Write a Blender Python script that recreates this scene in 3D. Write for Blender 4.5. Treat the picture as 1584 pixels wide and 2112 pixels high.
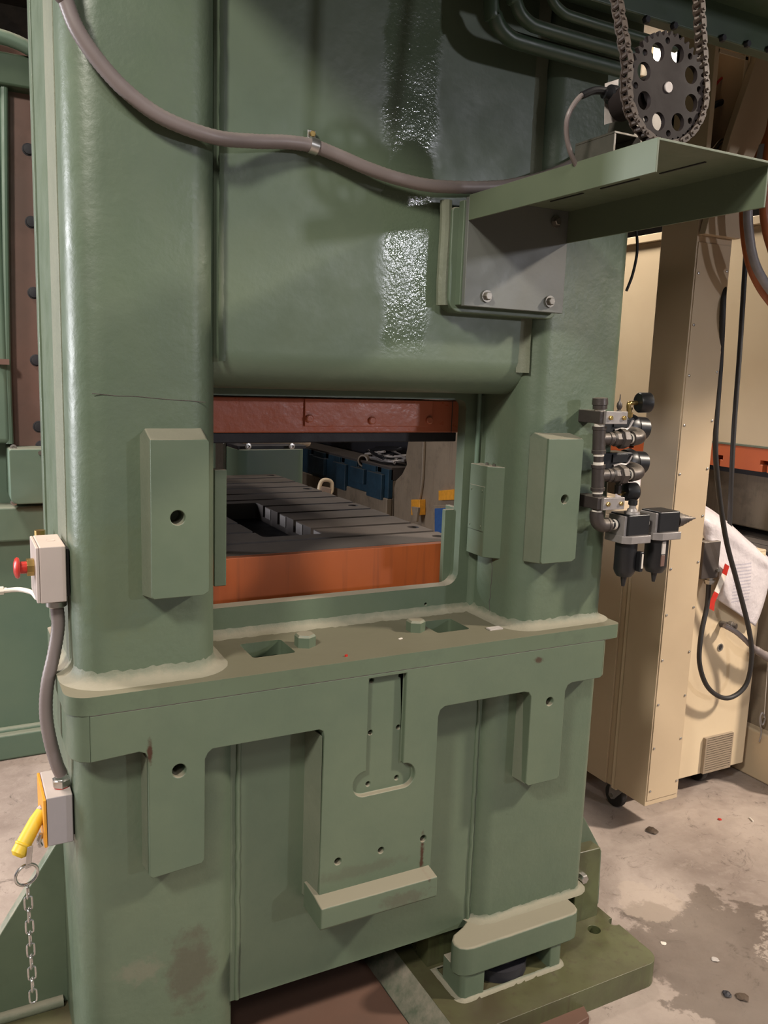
import bpy, bmesh, math, random
from math import pi, sin, cos, radians
from mathutils import Vector, Matrix
random.seed(7)
SC = bpy.context.scene
for o in list(bpy.data.objects): bpy.data.objects.remove(o)
COL = SC.collection

# ---------------------------------------------------------------- camera
EYE = Vector((0, 0, 1.55)); FPX = 1731.0
yaw, pit, rol = radians(27.7), radians(9.45), radians(2.03)
FW = Vector((sin(yaw)*cos(pit), cos(yaw)*cos(pit), -sin(pit)))
R0 = Vector((cos(yaw), -sin(yaw), 0)); U0 = R0.cross(FW)
RT = cos(rol)*R0 + sin(rol)*U0; UP = -sin(rol)*R0 + cos(rol)*U0
cam = bpy.data.cameras.new('camera'); cam_o = bpy.data.objects.new('camera', cam); COL.objects.link(cam_o)
cam.sensor_fit = 'VERTICAL'; cam.sensor_height = 36; cam.lens = FPX/2112*36; cam.clip_start = .02
M3 = Matrix((RT, UP, -FW)).transposed(); cam_o.matrix_world = Matrix.Translation(EYE) @ M3.to_4x4()
SC.camera = cam_o
# ---------------------------------------------------------------- world, lamps, exposure
vs = SC.view_settings; vs.view_transform = 'Standard'; vs.look = 'None'; vs.gamma = 1; vs.exposure = 0.12
w = bpy.data.worlds.new('hall'); SC.world = w; w.use_nodes = True
bg = w.node_tree.nodes['Background']; bg.inputs[0].default_value = (1, .97, .94, 1); bg.inputs[1].default_value = .10
def area(name, loc, to, sx, sy, power, col=(1, 1, 1), spread=180):
    l = bpy.data.lights.new(name, 'AREA'); l.shape = 'RECTANGLE'; l.size = sx; l.size_y = sy; l.energy = power; l.color = col; l.spread = radians(spread)
    o = bpy.data.objects.new(name, l); COL.objects.link(o); o.location = loc
    o.rotation_euler = (Vector(to)-Vector(loc)).to_track_quat('-Z', 'Y').to_euler(); return o
area('high_bay_left', (-1.8, -.55, 3.75), (.7, 1.5, 1.1), .45, .45, 132, (1, .94, .84))
area('high_bay_front', (-1.0, -2.4, 4.3), (.9, 1.5, .6), .6, .6, 40, (1, .95, .88))
area('high_bay_right', (5.0, -.7, 4.1), (2.5, 2.0, .8), .35, .35, 98, (1, .87, .73), 95)
area('window_right', (5.1, -6.2, 2.80), (.9, 1.6, 1.7), .34, .34, 75, (.93, .93, 1), 150)
area('doorway_left', (-4.6, 4.6, 1.8), (.2, 1.7, 1.4), .32, 2.4, 125, (.95, .95, 1), 120)
area('fill_aisle', (-1.2, 2.6, 4.4), (-.2, 2.8, 0), .6, .6, 44, (1, .86, .78), 85)  # added fill light to lift the floor on the left
area('high_bay_back', (2.4, 5.6, 4.8), (2.2, 5.0, .8), .6, .6, 26, (1, .9, .8))
area('fill_middle', (2.35, 3.5, 3.5), (3.0, 3.1, 1.6), .4, .4, 26, (1, .9, .78), 110)  # added fill light, no known fixture, brightens the beige press panel

# ---------------------------------------------------------------- pixel -> point on a real plane of the hall
def ray(px, py): return FW + (px-792)/FPX*RT - (py-1056)/FPX*UP
def PY(px, py, Y): d = ray(px, py); return EYE + d*(Y/d.y)
def PX(px, py, X): d = ray(px, py); return EYE + d*(X/d.x)
def PZ(px, py, Z): d = ray(px, py); return EYE + d*((Z-EYE.z)/d.z)

# ---------------------------------------------------------------- materials
def nt(name):
    m = bpy.data.materials.new(name); m.use_nodes = True; t = m.node_tree; return m, t, t.nodes['Principled BSDF']
def N(t, k, **kw):
    n = t.nodes.new(k)
    for a, b in kw.items(): setattr(n, a, b)
    return n
def math_n(t, op, a, b=None, clamp=False):
    n = N(t, 'ShaderNodeMath', operation=op, use_clamp=clamp)
    for i, v in enumerate((a, b)):
        if v is None: continue
        if isinstance(v, (int, float)): n.inputs[i].default_value = v
        else: t.links.new(v, n.inputs[i])
    return n.outputs[0]
def mapr(t, v, a, b, c=0., d=1.):
    n = N(t, 'ShaderNodeMapRange'); t.links.new(v, n.inputs[0])
    for i, x in enumerate((a, b, c, d)): n.inputs[i+1].default_value = x
    return n.outputs[0]
def noise(t, vec, scale, detail=4, rough=.55, dist=0):
    n = N(t, 'ShaderNodeTexNoise'); t.links.new(vec, n.inputs['Vector'])
    n.inputs['Scale'].default_value = scale; n.inputs['Detail'].default_value = detail
    n.inputs['Roughness'].default_value = rough; n.inputs['Distortion'].default_value = dist; return n.outputs[0]
def mixc(t, f, a, b):
    n = N(t, 'ShaderNodeMix', data_type='RGBA')
    if isinstance(f, (int, float)): n.inputs[0].default_value = f
    else: t.links.new(f, n.inputs[0])
    for i, v in ((6, a), (7, b)):
        if isinstance(v, tuple): n.inputs[i].default_value = (*v, 1)
        else: t.links.new(v, n.inputs[i])
    return n.outputs[2]
def paint(name, col, col2=None, rough=.4, dust=.0, dustcol=(.40, .34, .27), bump=.15, bscale=90, metal=0, spots=(), oil=None, grime=.0, spec=.5, streak=0):
    m, t, p = nt(name); L = t.links
    g = N(t, 'ShaderNodeNewGeometry'); pos = g.outputs['Position']
    c2 = col2 or tuple(x*.8 for x in col)
    c = mixc(t, mapr(t, noise(t, pos, 3.1, 5, .6), .35, .65), col, c2)
    if grime:
        c = mixc(t, math_n(t, 'MULTIPLY', mapr(t, noise(t, pos, 7, 8, .7), .52, .72), grime), c, tuple(x*.45 for x in col))
    if streak:
        mp = N(t, 'ShaderNodeMapping'); L.new(pos, mp.inputs[0]); mp.inputs[3].default_value = (45, 45, 2.2)
        c = mixc(t, math_n(t, 'MULTIPLY', mapr(t, noise(t, mp.outputs[0], 1, 4, .6), .55, .75), streak), c, (.05, .035, .025))
    sx = N(t, 'ShaderNodeSeparateXYZ'); L.new(pos, sx.inputs[0])
    for (cx, cz, rx, rz, scol, amt, nsc) in spots:          # stains on the front face: centre, radii, colour, strength, noise scale
        a = math_n(t, 'DIVIDE', math_n(t, 'SUBTRACT', sx.outputs[0], cx), rx); b = math_n(t, 'DIVIDE', math_n(t, 'SUBTRACT', sx.outputs[2], cz), rz)
        d = math_n(t, 'SQRT', math_n(t, 'ADD', math_n(t, 'MULTIPLY', a, a), math_n(t, 'MULTIPLY', b, b)))
        d = math_n(t, 'ADD', d, mapr(t, noise(t, pos, nsc, 5, .7), .3, .7, -.5, .5))
        c = mixc(t, math_n(t, 'MULTIPLY', mapr(t, d, 1.1, .5), amt), c, scol)
    r = mapr(t, noise(t, pos, 14, 5), .3, .7, rough-.06, rough+.1)
    h = noise(t, pos, bscale, 3, .6); h2 = noise(t, pos, bscale*.22, 3, .5)
    hh = math_n(t, 'ADD', math_n(t, 'MULTIPLY', h, .35), math_n(t, 'MULTIPLY', h2, 1.0))
    if oil:
        x0, x1, z0 = oil
        a = math_n(t, 'ABSOLUTE', math_n(t, 'DIVIDE', math_n(t, 'SUBTRACT', sx.outputs[0], (x0+x1)/2), (x1-x0)/2))
        a = math_n(t, 'ADD', a, mapr(t, noise(t, pos, 9, 3), .3, .7, -.25, .25))
        mk = math_n(t, 'MULTIPLY', mapr(t, a, 1.1, .75), mapr(t, sx.outputs[2], z0, z0+.05))
        r = math_n(t, 'SUBTRACT', r, math_n(t, 'MULTIPLY', mk, rough-.11))
        vo = noise(t, pos, 170, 2, .5)
        hh = math_n(t, 'ADD', hh, math_n(t, 'MULTIPLY', math_n(t, 'MULTIPLY', mk, vo), .7))
    if dust:
        sn = N(t, 'ShaderNodeSeparateXYZ'); L.new(g.outputs['Normal'], sn.inputs[0])
        f = mapr(t, math_n(t, 'ADD', sn.outputs[2], mapr(t, noise(t, pos, 16, 6, .7), .3, .7, -.3, .2)), .3, .75)
        f = math_n(t, 'MULTIPLY', f, dust)
        c = mixc(t, f, c, dustcol); r = math_n(t, 'ADD', r, math_n(t, 'MULTIPLY', f, .35))
    L.new(c, p.inputs['Base Color']); L.new(r, p.inputs['Roughness'])
    bn = N(t, 'ShaderNodeBump'); bn.inputs['Strength'].default_value = bump; bn.inputs['Distance'].default_value = .004
    L.new(hh, bn.inputs['Height']); L.new(bn.outputs[0], p.inputs['Normal'])
    p.inputs['Metallic'].default_value = metal; p.inputs['Specular IOR Level'].default_value = spec
    return m
def plain(name, col, rough=.5, metal=0, spec=.5, emit=None):
    m, t, p = nt(name); g = N(t, 'ShaderNodeNewGeometry')
    c = mixc(t, mapr(t, noise(t, g.outputs['Position'], 40, 3), .3, .7), col, tuple(x*.78 for x in col)); t.links.new(c, p.inputs['Base Color'])
    p.inputs['Roughness'].default_value = rough; p.inputs['Metallic'].default_value = metal; p.inputs['Specular IOR Level'].default_value = spec
    if emit: p.inputs['Emission Color'].default_value = (*col, 1); p.inputs['Emission Strength'].default_value = emit
    return m
RUST = (.045, .014, .006); BROWN = (.07, .055, .04)
G1, G2 = (.109, .141, .092), (.091, .124, .083)
M = {}
M['green'] = paint('green_paint', G1, G2, .40, .75, bump=.22, bscale=70, grime=.18)
M['green_l'] = paint('green_paint_column', G1, G2, .40, .75, bump=.42, bscale=85, grime=.18,
     spots=[(.40, .31, .055, .10, BROWN, .62, 22), (.30, .345, .05, .03, (.2, .17, .13), .35, 30), (.27, 1.16, .07, .12, (.11, .13, .07), .35, 14)])
M['green_web'] = paint('green_paint_crown', G1, G2, .42, .5, bump=.25, bscale=60, grime=.15, oil=(.80, .93, 1.57))
M['green_rel'] = paint('green_paint_relief', tuple(x*1.04 for x in G1), G2, .45, .75, (.30, .255, .19), bump=.10, bscale=120, grime=.12,
     spots=[(.311, .835, .006, .024, RUST, .95, 60), (.915, .475, .006, .055, RUST, .97, 50), (1.213, .896, .016, .007, RUST, .8, 60),
            (.76, .475, .12, .016, BROWN, .3, 30), (.86, .405, .06, .02, BROWN, .5, 40)])
M['cast'] = paint('dusty_cast_edge', (.165, .18, .13), (.13, .155, .11), .5, .6, (.30, .265, .20), bump=.4, bscale=90)
M['green_led'] = paint('green_paint_ledge', (.104, .139, .092), (.095, .125, .08), .40, .85, (.16, .14, .092), bump=.12, bscale=60, grime=.5)
M['green_base'] = paint('green_paint_oily', (.10, .115, .05), (.05, .045, .025), .32, .25, (.12, .09, .05), bump=.2, bscale=60, grime=.8, streak=.7)
M['green_far'] = paint('green_paint_far', (.12, .175, .125), (.10, .155, .115), .45, .3, bump=.1)
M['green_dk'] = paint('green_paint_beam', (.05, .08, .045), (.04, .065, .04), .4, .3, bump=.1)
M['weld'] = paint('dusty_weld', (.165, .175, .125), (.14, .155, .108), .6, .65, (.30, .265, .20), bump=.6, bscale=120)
M['orange'] = paint('orange_paint', (.47, .115, .03), (.42, .10, .028), .42, .3, (.16, .12, .1), bump=.06, streak=.35)
M['redor'] = paint('red_orange_paint', (.54, .15, .08), (.46, .12, .065), .28, .2, bump=.45, bscale=60)
M['iron'] = paint('dark_cast_iron', (.085, .07, .064), (.062, .052, .048), .5, .75, (.13, .105, .088), bump=.08, grime=.4)
M['black_iron'] = paint('black_steel', (.02, .019, .025), None, .6, 0, bump=.3)
M['brown'] = paint('brown_gib_liner', (.17, .09, .07), (.13, .075, .06), .5, 0, bump=.08, grime=.3)
M['pipe'] = paint('black_iron_pipe', (.085, .07, .062), (.055, .045, .042), .42, .3, bump=.25, bscale=150, metal=.35)
M['conduit'] = paint('grey_conduit', (.20, .165, .16), (.17, .14, .135), .42, .2, bump=.05)
M['steel'] = plain('galvanised_steel', (.55, .53, .5), .32, .9)
M['steeld'] = plain('dull_steel', (.25, .23, .2), .4, .8)
M['brass'] = plain('brass', (.55, .38, .14), .3, .9)
M['black'] = plain('black_plastic', (.013, .013, .015), .38)
M['rubber'] = plain('black_rubber', (.02, .018, .018), .55)
M['ptfe'] = plain('white_thread_tape', (.75, .68, .6), .6)
M['box'] = paint('beige_grey_enclosure', (.46, .385, .355), (.43, .365, .335), .45, .5, (.62, .5, .4), bump=.08, bscale=200)
M['boxg'] = paint('grey_enclosure', (.33, .30, .31), (.31, .28, .29), .45, .5, (.55, .46, .38), bump=.08, bscale=200)
M['red'] = plain('red_plastic', (.5, .03, .02), .35)
M['yellow'] = paint('yellow_paint', (.80, .52, .015), (.62, .42, .03), .45, 0, bump=.1, grime=.4)
M['oryel'] = plain('orange_yellow_plate', (.78, .34, .03), .45)
M['beige'] = paint('beige_paint', (.50, .385, .255), (.47, .36, .24), .4, .2, bump=.04, bscale=200)
M['beige2'] = paint('pale_beige_paint', (.62, .50, .34), (.58, .46, .31), .42, .2, bump=.04)
M['beige3'] = paint('old_cream_paint', (.27, .21, .15), (.22, .17, .12), .5, .2, bump=.2, grime=.7, streak=.3)
M['ornge2'] = paint('press_orange_paint', (.56, .13, .04), (.50, .11, .035), .45, .2, bump=.05)
M['plate'] = paint('brushed_bracket_steel', (.135, .14, .125), (.12, .125, .115), .42, .2, bump=.1, bscale=150)
M['shelf'] = paint('green_sheet_steel', (.118, .142, .09), (.10, .125, .08), .45, .5, (.16, .14, .11), bump=.05)
M['blue'] = paint('worn_blue_paint', (.02, .06, .10), (.012, .035, .055), .5, .4, (.12, .1, .08), bump=.2, grime=.9)
M['blue2'] = plain('bright_blue_paint', (.03, .10, .30), .5)
M['alu'] = plain('cast_aluminium', (.34, .31, .30), .45, .4)
M['sprk'] = paint('dark_sprocket_steel', (.024, .018, .017), (.018, .014, .014), .6, .2, (.07, .05, .04), bump=.1, spec=.12)
M['chain'] = paint('rusty_chain_steel', (.075, .052, .038), (.04, .03, .025), .5, .3, (.14, .10, .07), metal=.2, bump=.2, spec=.3)
M['tagp'] = plain('pale_paper', (.50, .45, .42), .7)
M['orhose'] = plain('orange_hose_rubber', (.40, .11, .03), .45)
M['grhose'] = plain('grey_hose_rubber', (.30, .28, .29), .4)
M['dark'] = plain('dark_void_lining', (.012, .01, .01), .8)
M['redfl'] = paint('red_oxide_plate', (.14, .055, .035), (.09, .045, .032), .5, .5, (.14, .085, .06), bump=.15, grime=.6)
M['wall'] = paint('dim_block_wall', (.10, .08, .06), (.07, .06, .05), .8, 0, bump=.2, grime=.6)
M['bright'] = plain('lamp_diffuser', (1, .92, .75), .5, emit=5)
M['vinyl'] = plain('tan_vinyl', (.30, .22, .17), .5)
M['nickel'] = plain('polished_steel', (.62, .60, .58), .22, .95)

def floor_mat():
    m, t, p = nt('stained_concrete'); L = t.links; g = N(t, 'ShaderNodeNewGeometry'); pos = g.outputs['Position']
    sx = N(t, 'ShaderNodeSeparateXYZ'); L.new(pos, sx.inputs[0])
    c = mixc(t, mapr(t, noise(t, pos, 2.2, 9, .65, .4), .38, .62), (.40, .33, .285), (.23, .18, .155))
    c = mixc(t, mapr(t, noise(t, pos, 26, 8, .75), .52, .64, 0, .55), c, (.36, .30, .26))
    c = mixc(t, mapr(t, noise(t, pos, 11, 10, .8, 1.5), .56, .66, 0, .7), c, (.08, .06, .05))
    def blob(cx, cy, rx, ry, k=.8):
        a = math_n(t, 'DIVIDE', math_n(t, 'SUBTRACT', sx.outputs[0], cx), rx); b = math_n(t, 'DIVIDE', math_n(t, 'SUBTRACT', sx.outputs[1], cy), ry)
        d = math_n(t, 'ADD', math_n(t, 'MULTIPLY', a, a), math_n(t, 'MULTIPLY', b, b))
        d = math_n(t, 'ADD', d, mapr(t, noise(t, pos, 6, 6, .65), .3, .7, -k, k)); return mapr(t, d, 1.05, .9)
    wet = blob(1.86, 1.30, .30, .34); c = mixc(t, math_n(t, 'MULTIPLY', wet, .62), c, (.075, .055, .042))
    pale = blob(2.15, 1.32, .20, .13, .9); pale = math_n(t, 'MULTIPLY', pale, mapr(t, noise(t, pos, 55, 4, .7), .44, .54, 0, .6)); c = mixc(t, pale, c, (.50, .42, .36))
    pale2 = blob(1.84, 1.66, .10, .10, .9); c = mixc(t, math_n(t, 'MULTIPLY', pale2, .5), c, (.42, .34, .28))
    L.new(c, p.inputs['Base Color'])
    r = math_n(t, 'SUBTRACT', mapr(t, noise(t, pos, 9, 5), .3, .7, .5, .72), math_n(t, 'MULTIPLY', wet, .2)); L.new(r, p.inputs['Roughness'])
    bn = N(t, 'ShaderNodeBump'); bn.inputs['Strength'].default_value = .35; bn.inputs['Distance'].default_value = .006
    L.new(noise(t, pos, 45, 8, .7), bn.inputs['Height']); L.new(bn.outputs[0], p.inputs['Normal']); return m
M['floor'] = floor_mat()

# ---------------------------------------------------------------- mesh helpers
def basis(ax):
    ax = Vector(ax).normalized(); a = Vector((0, 0, 1)) if abs(ax.z) < .9 else Vector((1, 0, 0))
    u = ax.cross(a).normalized(); return u, ax.cross(u).normalized(), ax
class MB:
    def __init__(s): s.v = []; s.f = []
    def add(s, v, f):
        n = len(s.v); s.v += [tuple(x) for x in v]; s.f += [tuple(i+n for i in q) for q in f]; return s
    def box(s, x0, x1, y0, y1, z0, z1):
        return s.add([(x, y, z) for x in (x0, x1) for y in (y0, y1) for z in (z0, z1)], [(0, 1, 3, 2), (4, 6, 7, 5), (0, 4, 5, 1), (2, 3, 7, 6), (0, 2, 6, 4), (1, 5, 7, 3)])
    def obox(s, c, u, v, n, a, b, d):      # centre, three axes, half sizes
        c = Vector(c); u, v, n = [Vector(q).normalized() for q in (u, v, n)]
        return s.add([c+u*i*a+v*j*b+n*k*d for i in (-1, 1) for j in (-1, 1) for k in (-1, 1)], [(0, 1, 3, 2), (4, 6, 7, 5), (0, 4, 5, 1), (2, 3, 7, 6), (0, 2, 6, 4), (1, 5, 7, 3)])
    def prism(s, poly, plane, a, b, back=None):   # plane 'xz' extrudes along y, 'xy' along z, 'yz' along x
        k = len(poly); bk = back or poly
        def m(p, h): return {'xz': (p[0], h, p[1]), 'xy': (p[0], p[1], h), 'yz': (h, p[0], p[1])}[plane]
        return s.add([m(p, a) for p in poly]+[m(p, b) for p in bk], [tuple(range(k)), tuple(range(2*k-1, k-1, -1))]+[(i, i+k, (i+1) % k+k, (i+1) % k) for i in range(k)])
    def cyl(s, p0, p1, r, seg=20, r2=None):
        p0, p1 = Vector(p0), Vector(p1); u, v, _ = basis(p1-p0); r2 = r if r2 is None else r2
        vs = [p+(u*cos(2*pi*i/seg)+v*sin(2*pi*i/seg))*q for p, q in ((p0, r), (p1, r2)) for i in range(seg)]
        return s.add(vs, [tuple(range(seg)), tuple(range(2*seg-1, seg-1, -1))]+[(i, i+seg, (i+1) % seg+seg, (i+1) % seg) for i in range(seg)])
    def lathe(s, o, ax, prof, seg=24):       # prof: (distance along axis, radius)
        o = Vector(o); u, v, ax = basis(ax); n = len(prof)
        vs = [o+ax*h+(u*cos(2*pi*i/seg)+v*sin(2*pi*i/seg))*max(r, 1e-5) for h, r in prof for i in range(seg)]
        fs = [(j*seg+i, (j+1)*seg+i, (j+1)*seg+(i+1) % seg, j*seg+(i+1) % seg) for j in range(n-1) for i in range(seg)]
        return s.add(vs, fs+[tuple(range(seg)), tuple(range(n*seg-1, (n-1)*seg-1, -1))])
    def tube(s, pts, r, seg=12, closed=False, sub=6, ridges=0):
        pts = [Vector(p) for p in pts]
        if sub > 1: pts = spline(pts, sub, closed)
        n = len(pts); T = []
        for i in range(n):
            a = pts[(i-1) % n] if closed or i > 0 else pts[0]; b = pts[(i+1) % n] if closed or i < n-1 else pts[-1]; T.append((b-a).normalized())
        u, v, _ = basis(T[0]); rings = []
        for i in range(n):
            u = (u-T[i]*u.dot(T[i])).normalized(); v = T[i].cross(u)
            q = r[i*len(r)//n] if isinstance(r, (list, tuple)) else r
            if ridges and i % 2: q *= 1-ridges
            rings.append([pts[i]+(u*cos(2*pi*k/seg)+v*sin(2*pi*k/seg))*q for k in range(seg)])
        vs = [p for g in rings for p in g]; m = n if closed else n-1
        fs = [(i*seg+k, i*seg+(k+1) % seg, ((i+1) % n)*seg+(k+1) % seg, ((i+1) % n)*seg+k) for i in range(m) for k in range(seg)]
        if not closed: fs += [tuple(range(seg-1, -1, -1)), tuple(range((n-1)*seg, n*seg))]
        return s.add(vs, fs)
    def strip(s, loops, closed=False):       # loft of equal-length loops
        k = len(loops[0]); vs = [p for l in loops for p in l]; e = k if closed else k-1
        return s.add(vs, [(j*k+i, j*k+(i+1) % k, (j+1)*k+(i+1) % k, (j+1)*k+i) for j in range(len(loops)-1) for i in range(e)])
    def build(s, name, mat, parent=None, bevel=0, seg=2, smooth=35):
        me = bpy.data.meshes.new(name); me.from_pydata(s.v, [], s.f)
        bm = bmesh.new(); bm.from_mesh(me); bmesh.ops.recalc_face_normals(bm, faces=bm.faces); bm.to_mesh(me); bm.free()
        me.materials.append(M[mat] if isinstance(mat, str) else mat); me.shade_smooth(); me.set_sharp_from_angle(angle=radians(smooth))
        o = bpy.data.objects.new(name, me); COL.objects.link(o)
        if parent:
            o.parent = parent; o.matrix_parent_inverse = parent_world(parent).inverted()
        if bevel:
            b = o.modifiers.new('bevel', 'BEVEL'); b.width = bevel; b.segments = seg; b.limit_method = 'ANGLE'; b.angle_limit = radians(40); b.harden_normals = True
        return o
def parent_world(p):
    m = p.matrix_basis.copy() if p.parent is None else parent_world(p.parent) @ p.matrix_parent_inverse @ p.matrix_basis
    return m
def spline(pts, sub, closed=False):
    n = len(pts); out = []
    for i in range(n if closed else n-1):
        p0 = pts[(i-1) % n] if closed or i > 0 else pts[0]*2-pts[1]; p1 = pts[i]; p2 = pts[(i+1) % n]
        p3 = pts[(i+2) % n] if closed or i+2 < n else pts[-1]*2-pts[-2]
        for k in range(sub):
            t = k/sub; out.append(.5*((2*p1)+(p2-p0)*t+(2*p0-5*p1+4*p2-p3)*t*t+(3*p1-p0-3*p2+p3)*t**3))
    if not closed: out.append(pts[-1])
    return out
def cut(o, mb):
    me = bpy.data.meshes.new('x'); me.from_pydata(mb.v, [], mb.f); bm = bmesh.new(); bm.from_mesh(me); bmesh.ops.recalc_face_normals(bm, faces=bm.faces); bm.to_mesh(me); bm.free()
    c = bpy.data.objects.new('x', me); COL.objects.link(c)
    keep = [(m.width, m.segments) for m in o.modifiers if m.type == 'BEVEL']; o.modifiers.clear()
    b = o.modifiers.new('b', 'BOOLEAN'); b.operation = 'DIFFERENCE'; b.solver = 'EXACT'; b.use_self = True; b.object = c
    bpy.context.view_layer.update()
    new = bpy.data.meshes.new_from_object(o.evaluated_get(bpy.context.evaluated_depsgraph_get())); o.modifiers.clear()
    new.shade_smooth(); new.set_sharp_from_angle(angle=radians(35)); o.data = new; bpy.data.objects.remove(c)
    for wd, sg in keep:
        b = o.modifiers.new('bevel', 'BEVEL'); b.width = wd; b.segments = sg; b.limit_method = 'ANGLE'; b.angle_limit = radians(40); b.harden_normals = True
    return o
def rrect(x0, x1, y0, y1, r, n=8):      # r = radii at (x0,y0),(x1,y0),(x1,y1),(x0,y1)
    out = []
    for (cx, cy, sx, sy, q, a0) in ((x0, y0, 1, 1, r[0], pi), (x1, y0, -1, 1, r[1], 1.5*pi), (x1, y1, -1, -1, r[2], 0), (x0, y1, 1, -1, r[3], .5*pi)):
        if q <= 0: out.append((cx, cy)); continue
        for k in range(n+1):
            a = a0+k*pi/2/n; out.append((cx+sx*q+q*cos(a), cy+sy*q+q*sin(a)))
    return out
def offset(poly, d):
    n = len(poly); out = []
    for i in range(n):
        a, b, c = Vector(poly[i-1]), Vector(poly[i]), Vector(poly[(i+1) % n])
        e1 = (b-a); e2 = (c-b); e1 = e1.normalized() if e1.length > 1e-7 else e2.normalized(); e2 = e2.normalized() if e2.length > 1e-7 else e1
        nn = Vector((e1.y+e2.y, -e1.x-e2.x)); nn = nn/max(nn.length, 1e-6); k = nn.dot(Vector((e1.y, -e1.x)))
        out.append(tuple(b+nn*d/max(k, .5)))
    return out
def fillet(poly, z, h, w, jit=.0015, steps=4, up=1):   # weld bead that runs round a column foot
    loops = []
    dense = []
    for i in range(len(poly)):
        a, b = Vector(poly[i]), Vector(poly[(i+1) % len(poly)]); m = max(1, int((b-a).length/.012))
        dense += [tuple(a.lerp(b, k/m)) for k in range(m)]
    for j in range(steps+1):
        a = j/steps; dd = w*(1-sin(a*pi/2)); hz = h*(1-cos(a*pi/2))
        o2 = offset(dense, dd-.001); loops.append([(x+random.uniform(-jit, jit), y+random.uniform(-jit, jit), z+up*(hz+random.uniform(-jit, jit)*(j > 0))) for x, y in o2])
    return MB().strip(loops, True)
def tag(o, label, cat, group=None, kind=None):
    if label: o['label'] = label
    if cat: o['category'] = cat
    if group: o['group'] = group
    if kind: o['kind'] = kind
    return o
def thing(name, loc, label, cat, group=None):
    o = bpy.data.objects.new(name, None); COL.objects.link(o); o.location = loc; o.empty_display_size = .05; tag(o, label, cat, group); return o
def hexbolt(p, ax, r, h, mat, parent, name='bolt', washer=None, wmat=None):
    ax = Vector(ax).normalized(); u, v, _ = basis(ax); p = Vector(p)
    vs = [p+(u*cos(k*pi/3)+v*sin(k*pi/3))*r for k in range(6)]+[p+ax*h*.82+(u*cos(k*pi/3)+v*sin(k*pi/3))*r for k in range(6)]+[p+ax*h+(u*cos(k*pi/3)+v*sin(k*pi/3))*r*.84 for k in range(6)]
    b = MB().add(vs, [tuple(range(6)), tuple(range(17, 11, -1))]+[(j*6+i, j*6+6+i, j*6+6+(i+1) % 6, j*6+(i+1) % 6) for j in (0, 1) for i in range(6)]).build(name, mat, parent, smooth=20)
    if washer: MB().cyl(p-ax*.001, p+ax*washer[1], washer[0], 24).build('washer', wmat or mat, b)
    return b
def copy_tree(o, parent=None, off=Vector((0, 0, 0))):
    c = o.copy(); COL.objects.link(c)
    if parent: c.parent = parent
    else: c.location = o.location+off
    for ch in [x for x in COL.objects if x.parent == o]: copy_tree(ch, c)
    return c

# ================================================================ SETTING
fl = MB().box(-8, 10, -5, 14, -.1, 0).build('floor', 'floor'); fl['kind'] = 'structure'
for nm, b in (('wall_back', (-8, 10, 14, 14.2, 0, 6.5)), ('wall_right', (10, 10.2, -5, 14.2, 0, 6.5)), ('wall_left', (-8.2, -8, -5, 14.2, 0, 6.5))):
    MB().box(*b).build(nm, 'wall')['kind'] = 'structure'
MB().box(-8, 10, -5, 14.2, 6.5, 6.7).build('ceiling', 'wall')['kind'] = 'structure'

# ================================================================ THE BIG GREEN PRESS
press = thing('power_press', (.82, 2.0, 0), 'big green straight-side press filling the picture, orange bolster inside its window', 'press')
YC, YF = 1.552, 1.50            # cast column front, machined pad front
LT = .957                       # ledge top
# columns -----------------------------------------------------
cl = rrect(.195, .460, YC, 2.05, (.062, .055, 0, .01), 10)
cr = rrect(1.180, 1.447, YC, 1.79, (.055, .030, .01, 0), 10)
MB().prism(cl, 'xy', LT, 2.75).build('column', 'green_l', press)
MB().prism(cr, 'xy', LT, 2.75).build('column', 'green_l', press)
ll = rrect(.190, .502, YC, 2.05, (.060, .060, 0, .01), 10)
lr = rrect(1.108, 1.450, YC, 2.05, (.045, .025, .01, 0), 10)
MB().prism(ll, 'xy', .02, .93).build('column', 'green_l', press)
MB().prism(lr, 'xy', .20, .93).build('column', 'green_l', press)
for p_, z_, h_, w_ in ((rrect(.195, .460, YC, 1.795, (.062, .055, 0, .01), 10), LT, .03, .030), (cr, LT, .022, .026)):
    fillet(p_, z_, h_, w_, .0007).build('weld_bead', 'weld', press, smooth=80)
sq = [PY(190+k*26, 812+k*1.9+random.uniform(-1, 1), YC-.0002) for k in range(10)]
MB().tube(sq, .0007, 5, sub=1).build('seam_line', 'iron', press)
MB().tube([(1.1797, 1.665+random.uniform(-.003, .003), 1.11-k*.0125) for k in range(12)], .0008, 5, sub=1).build('seam_line', 'iron', press)
# dusty strip and added glint strips down the left side of the column
MB().box(.190, .2, 2.02, 2.052, 1.0, 2.75).build('edge_strip_and_glint', 'green', press, .003)
MB().box(.1925, .2, 1.66, 1.79, .97, 2.75).build('edge_strip_and_glint', 'weld', press, .002)
MB().tube([(.1935, 2.052, 1.0), (.1935, 2.052, 2.75)], .0035, 12, sub=1).build('edge_strip_and_glint', 'steel', press)  # steel tube stands in for the bright reflection along this edge
# crown -------------------------------------------------------
YW = 1.586
prof = [(YW, 2.75)]+[(YW+.075-.075*cos(a), 1.508+.075-.075*sin(a)) for a in [k*pi/2/12 for k in range(13)]]+[(1.90, 1.508), (1.90, 2.75)]
MB().prism(prof, 'yz', .45, 1.19).build('crown_panel', 'green_web', press)
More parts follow.
